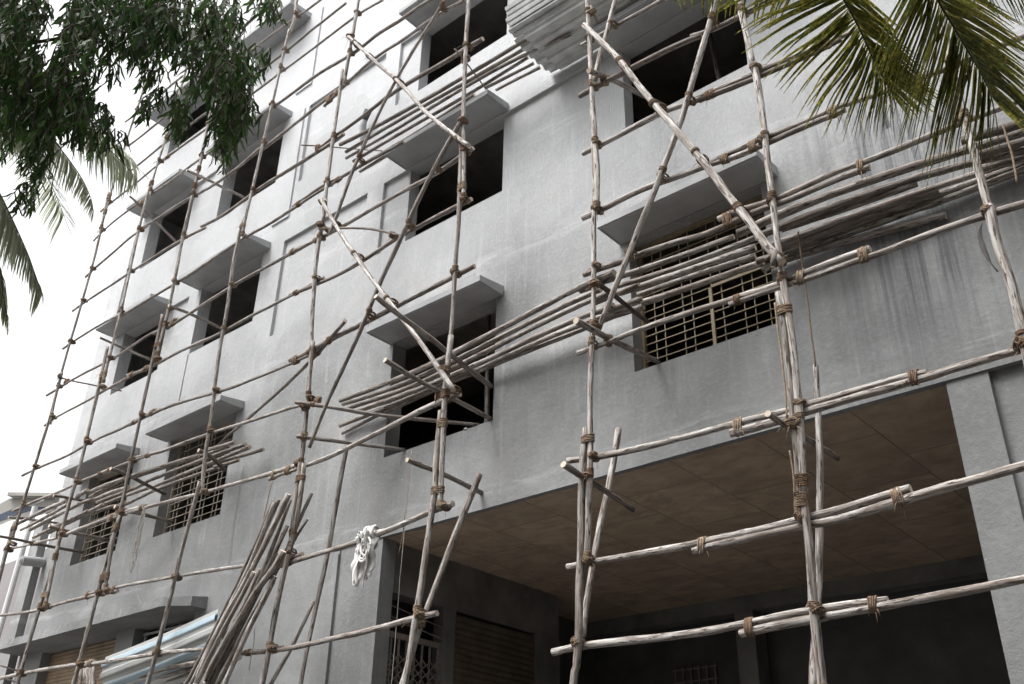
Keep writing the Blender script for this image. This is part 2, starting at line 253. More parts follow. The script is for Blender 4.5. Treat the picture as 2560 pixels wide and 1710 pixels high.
# ---------------- measured positions, world metres
UPR = [(1,'top',0.022,0.15,[(-16.179,-0.9,16.56),(-16.281,-0.9,15.68),(-16.383,-0.9,14.988),(-16.455,-0.9,14.2),(-16.487,-0.9,13.436),(-16.506,-0.9,12.88)]),(1,'upper',0.025,0.45,[(-16.597,-0.9,13.572),(-16.504,-0.9,12.683),(-16.458,-0.9,12.056),(-16.462,-0.9,11.635),(-16.477,-0.9,11.134),(-16.501,-0.9,10.6),(-16.539,-0.9,10.058),(-16.554,-0.9,9.453),(-16.524,-0.9,8.924),(-16.461,-0.9,8.492)]),(1,'lower',0.027,0.5,[(-16.539,-0.9,9.541),(-16.543,-0.9,9.058),(-16.549,-0.9,8.536),(-16.605,-0.9,7.98),(-16.658,-0.9,7.505),(-16.706,-0.9,7.106),(-16.75,-0.9,6.791),(-16.762,-0.9,6.496)]),(1,'bottom',0.036,0.4,[(-16.836,-0.9,6.816),(-16.847,-0.9,6.574),(-16.863,-0.9,6.328),(-16.852,-0.9,5.975),(-16.842,-0.9,5.522),(-16.851,-0.9,5.036),(-16.849,-0.9,1.6),(-16.849,-0.9,0.0)]),(2,'top',0.024,0.0,[(-14.435,-0.9,16.394),(-14.512,-0.9,15.343),(-14.578,-0.9,14.591),(-14.657,-0.9,13.93),(-14.737,-0.9,13.41),(-14.78,-0.9,12.985),(-14.754,-0.9,12.574)]),(2,'upper',0.028,0.15,[(-14.809,-0.9,13.011),(-14.86,-0.9,12.428),(-14.857,-0.9,11.808),(-14.826,-0.9,11.11),(-14.804,-0.9,10.559),(-14.785,-0.9,10.074),(-14.788,-0.9,9.597),(-14.801,-0.9,9.19),(-14.811,-0.9,8.781)]),(2,'middle',0.032,0.3,[(-14.959,-0.9,9.514),(-14.94,-0.9,9.121),(-14.922,-0.9,8.677),(-14.917,-0.9,8.211),(-14.909,-0.9,7.775),(-14.905,-0.9,7.427),(-14.922,-0.9,7.082),(-14.959,-0.9,6.754),(-14.983,-0.9,6.434),(-14.992,-0.9,6.151),(-14.989,-0.9,5.887),(-14.961,-0.9,5.552),(-14.927,-0.9,5.126)]),(2,'bottom',0.034,0.45,[(-14.977,-0.9,6.035),(-15.017,-0.9,5.65),(-15.059,-0.9,5.322),(-15.109,-0.9,5.018),(-15.157,-0.9,4.624),(-15.201,-0.9,4.233),(-15.228,-0.9,3.898),(-15.34,-0.9,1.6),(-15.34,-0.9,0.0)]),(3,'top',0.03,0.35,[(-13.044,-0.9,15.666),(-13.096,-0.9,14.674),(-13.13,-0.9,13.787),(-13.126,-0.9,13.11),(-13.115,-0.9,12.604),(-13.126,-0.9,12.201),(-13.131,-0.9,11.855)]),(3,'upper',0.028,0.2,[(-13.111,-0.9,12.484),(-13.132,-0.9,12.1),(-13.148,-0.9,11.78),(-13.156,-0.9,11.453),(-13.166,-0.9,11.114),(-13.151,-0.9,10.722),(-13.126,-0.9,10.174),(-13.117,-0.9,9.657),(-13.141,-0.9,9.201),(-13.178,-0.9,8.761)]),(3,'middle',0.028,0.55,[(-13.278,-0.9,9.519),(-13.269,-0.9,9.186),(-13.271,-0.9,8.855),(-13.277,-0.9,8.508),(-13.278,-0.9,8.098),(-13.267,-0.9,7.671),(-13.266,-0.9,7.283),(-13.272,-0.9,7.024),(-13.269,-0.9,6.768),(-13.254,-0.9,6.481),(-13.257,-0.9,6.203),(-13.271,-0.9,5.893),(-13.253,-0.9,5.539),(-13.203,-0.9,5.115)]),(3,'bottom',0.036,0.3,[(-13.24,-0.9,6.165),(-13.289,-0.9,5.91),(-13.334,-0.9,5.621),(-13.366,-0.9,5.339),(-13.389,-0.9,5.1),(-13.416,-0.9,4.837),(-13.446,-0.9,4.487),(-13.477,-0.9,4.119),(-13.51,-0.9,3.739),(-13.602,-0.9,1.6),(-13.602,-0.9,0.0)]),(4,'top',0.031,0.0,[(-10.871,-0.9,15.348),(-10.939,-0.9,14.96),(-10.911,-0.9,14.514),(-10.985,-0.9,14.181)]),(4,'upper',0.026,0.1,[(-11.009,-0.9,14.301),(-11.047,-0.9,13.856),(-11.085,-0.9,13.399),(-11.111,-0.9,12.983),(-11.138,-0.9,12.613),(-11.165,-0.9,12.241),(-11.198,-0.9,11.851),(-11.233,-0.9,11.429),(-11.266,-0.9,11.024),(-11.305,-0.9,10.655),(-11.323,-0.9,10.382),(-11.307,-0.9,10.196)]),(4,'middle',0.029,0.4,[(-11.355,-0.9,10.542),(-11.384,-0.9,10.343),(-11.415,-0.9,10.092),(-11.424,-0.9,9.746),(-11.398,-0.9,9.336),(-11.366,-0.9,8.931),(-11.363,-0.9,8.566),(-11.359,-0.9,8.166),(-11.318,-0.9,7.683),(-11.277,-0.9,7.275),(-11.259,-0.9,6.947),(-11.248,-0.9,6.681),(-11.226,-0.9,6.452),(-11.193,-0.9,6.246),(-11.135,-0.9,6.046)]),(4,'bottom',0.032,0.5,[(-11.26,-0.9,6.218),(-11.281,-0.9,6.014),(-11.321,-0.9,5.752),(-11.368,-0.9,5.483),(-11.405,-0.9,5.231),(-11.432,-0.9,4.961),(-11.47,-0.9,4.636),(-11.513,-0.9,4.316),(-11.553,-0.9,4.054),(-11.589,-0.9,3.808),(-11.63,-0.9,3.565),(-11.785,-0.9,1.6),(-11.785,-0.9,0.0)]),(5,'top',0.03,0.15,[(-8.94,-0.9,14.033),(-9.094,-0.9,13.933),(-9.154,-0.9,13.695),(-9.171,-0.9,13.354),(-9.193,-0.9,12.911),(-9.225,-0.9,12.434),(-9.253,-0.9,11.999)]),(5,'upper',0.03,0.1,[(-9.332,-0.9,12.344),(-9.326,-0.9,11.863),(-9.327,-0.9,11.307),(-9.333,-0.9,10.806),(-9.334,-0.9,10.32),(-9.33,-0.9,9.907),(-9.299,-0.9,9.52)]),(5,'middle',0.031,0.3,[(-9.308,-0.9,9.905),(-9.314,-0.9,9.622),(-9.332,-0.9,9.371),(-9.342,-0.9,9.102),(-9.333,-0.9,8.808),(-9.304,-0.9,8.471),(-9.268,-0.9,8.07),(-9.223,-0.9,7.738),(-9.181,-0.9,7.467),(-9.161,-0.9,7.197),(-9.12,-0.9,6.826)]),(5,'lower',0.033,0.45,[(-9.176,-0.9,7.612),(-9.158,-0.9,7.219),(-9.132,-0.9,6.823),(-9.109,-0.9,6.466),(-9.1,-0.9,6.189),(-9.101,-0.9,5.938),(-9.103,-0.9,5.633),(-9.096,-0.9,5.278),(-9.085,-0.9,4.928)]),(5,'bottom',0.036,0.35,[(-9.034,-0.9,5.918),(-9.021,-0.9,5.542),(-9.05,-0.9,5.13),(-9.115,-0.9,4.79),(-9.173,-0.9,4.496),(-9.21,-0.9,4.215),(-9.229,-0.9,3.918),(-9.252,-0.9,3.641),(-9.283,-0.9,3.349),(-9.366,-0.9,1.6),(-9.366,-0.9,0.0)]),(6,'top',0.031,0.2,[(-6.694,-0.9,12.374),(-6.708,-0.9,11.966),(-6.715,-0.9,11.57),(-6.717,-0.9,11.222),(-6.714,-0.9,10.928),(-6.709,-0.9,10.616),(-6.701,-0.9,10.261),(-6.69,-0.9,9.898),(-6.67,-0.9,9.547),(-6.641,-0.9,9.16),(-6.613,-0.9,8.632)]),(6,'middle',0.03,0.45,[(-6.709,-0.9,9.527),(-6.696,-0.9,9.177),(-6.685,-0.9,8.822),(-6.679,-0.9,8.516),(-6.673,-0.9,8.251),(-6.679,-0.9,8.061),(-6.688,-0.9,7.841),(-6.689,-0.9,7.565),(-6.688,-0.9,7.282),(-6.694,-0.9,7.027),(-6.704,-0.9,6.821),(-6.71,-0.9,6.667)]),(6,'lower',0.033,0.15,[(-6.694,-0.9,6.826),(-6.709,-0.9,6.645),(-6.725,-0.9,6.481),(-6.737,-0.9,6.311),(-6.74,-0.9,6.122),(-6.733,-0.9,5.881),(-6.727,-0.9,5.645),(-6.725,-0.9,5.429),(-6.72,-0.9,5.165),(-6.711,-0.9,4.888)]),(6,'bottom',0.037,0.2,[(-6.779,-0.9,5.951),(-6.792,-0.9,5.731),(-6.801,-0.9,5.573),(-6.807,-0.9,5.461),(-6.808,-0.9,5.289),(-6.812,-0.9,5.042),(-6.834,-0.9,4.799),(-6.869,-0.9,4.544),(-6.904,-0.9,4.252),(-6.937,-0.9,3.99),(-6.97,-0.9,3.779),(-7.003,-0.9,3.548),(-7.032,-0.9,3.333),(-7.06,-0.9,3.144),(-7.169,-0.9,1.6),(-7.169,-0.9,0.0)]),(7,'top',0.032,0.0,[(-4.78,-0.9,10.912),(-4.769,-0.9,10.564),(-4.757,-0.9,10.191),(-4.747,-0.9,9.835),(-4.742,-0.9,9.522),(-4.739,-0.9,9.252),(-4.732,-0.9,8.937),(-4.717,-0.9,8.543),(-4.703,-0.9,8.154),(-4.705,-0.9,7.821),(-4.717,-0.9,7.611)]),(7,'middle',0.029,0.05,[(-4.737,-0.9,8.463),(-4.737,-0.9,8.104),(-4.741,-0.9,7.79),(-4.751,-0.9,7.558),(-4.76,-0.9,7.365),(-4.764,-0.9,7.13),(-4.772,-0.9,6.853),(-4.788,-0.9,6.529),(-4.809,-0.9,6.176),(-4.83,-0.9,5.843),(-4.848,-0.9,5.551),(-4.855,-0.9,5.288),(-4.86,-0.9,5.041),(-4.872,-0.9,4.784),(-4.888,-0.9,4.512),(-4.901,-0.9,4.249),(-4.915,-0.9,4.043)]),(7,'bottom',0.038,0.45,[(-4.9,-0.9,5.24),(-4.914,-0.9,5.101),(-4.934,-0.9,4.965),(-4.952,-0.9,4.768),(-4.967,-0.9,4.54),(-4.975,-0.9,4.312),(-4.987,-0.9,4.087),(-5.004,-0.9,3.858),(-5.014,-0.9,3.61),(-5.022,-0.9,3.384),(-5.047,-0.9,3.173),(-5.091,-0.9,2.962),(-5.202,-0.9,1.6),(-5.202,-0.9,0.0)]),(8,'top',0.036,0.0,[(-2.954,-0.9,9.55),(-2.947,-0.9,9.329),(-2.929,-0.9,9.135),(-2.911,-0.9,8.915),(-2.894,-0.9,8.658),(-2.877,-0.9,8.386)]),(8,'upper',0.034,0.0,[(-2.868,-0.9,8.399),(-2.861,-0.9,8.171),(-2.855,-0.9,7.905),(-2.856,-0.9,7.601),(-2.862,-0.9,7.289),(-2.864,-0.9,7.034),(-2.865,-0.9,6.832),(-2.868,-0.9,6.644),(-2.869,-0.9,6.497),(-2.869,-0.9,6.363),(-2.869,-0.9,6.184),(-2.87,-0.9,6.003),(-2.87,-0.9,5.84)]),(8,'middle',0.036,0.05,[(-2.87,-0.9,6.054),(-2.867,-0.9,5.837),(-2.861,-0.9,5.616),(-2.86,-0.9,5.391),(-2.867,-0.9,5.151),(-2.878,-0.9,4.897),(-2.891,-0.9,4.666),(-2.903,-0.9,4.51),(-2.914,-0.9,4.415),(-2.926,-0.9,4.27),(-2.933,-0.9,4.151)]),(8,'lower',0.034,0.35,[(-2.918,-0.9,5.901),(-2.916,-0.9,5.686),(-2.918,-0.9,5.46),(-2.923,-0.9,5.226),(-2.927,-0.9,5.006),(-2.93,-0.9,4.794),(-2.934,-0.9,4.613),(-2.938,-0.9,4.485),(-2.944,-0.9,4.385),(-2.959,-0.9,4.227),(-2.981,-0.9,4.026)]),(8,'bottom',0.037,0.4,[(-2.918,-0.9,5.077),(-2.925,-0.9,4.913),(-2.93,-0.9,4.727),(-2.933,-0.9,4.522),(-2.931,-0.9,4.306),(-2.93,-0.9,4.109),(-2.934,-0.9,3.932),(-2.938,-0.9,3.756),(-2.949,-0.9,3.569),(-2.963,-0.9,3.399),(-2.97,-0.9,3.234),(-2.973,-0.9,3.065),(-2.973,-0.9,2.914),(-2.978,-0.9,2.767),(-2.988,-0.9,1.6),(-2.988,-0.9,0.0)]),(9,'upper',0.036,0.0,[(-1.203,-0.9,8.163),(-1.23,-0.9,7.695),(-1.249,-0.9,7.256),(-1.252,-0.9,6.942),(-1.249,-0.9,6.723),(-1.247,-0.9,6.516),(-1.247,-0.9,6.287),(-1.246,-0.9,6.058),(-1.24,-0.9,5.881)]),(9,'bottom',0.041,0.25,[(-1.248,-0.9,5.99),(-1.251,-0.9,5.868),(-1.254,-0.9,5.767),(-1.25,-0.9,5.645),(-1.24,-0.9,5.503),(-1.234,-0.9,5.34),(-1.234,-0.9,5.158),(-1.239,-0.9,4.948),(-1.246,-0.9,4.701),(-1.258,-0.9,4.391),(-1.272,-0.9,4.035),(-1.32,-0.9,1.6),(-1.32,-0.9,0.0)])]
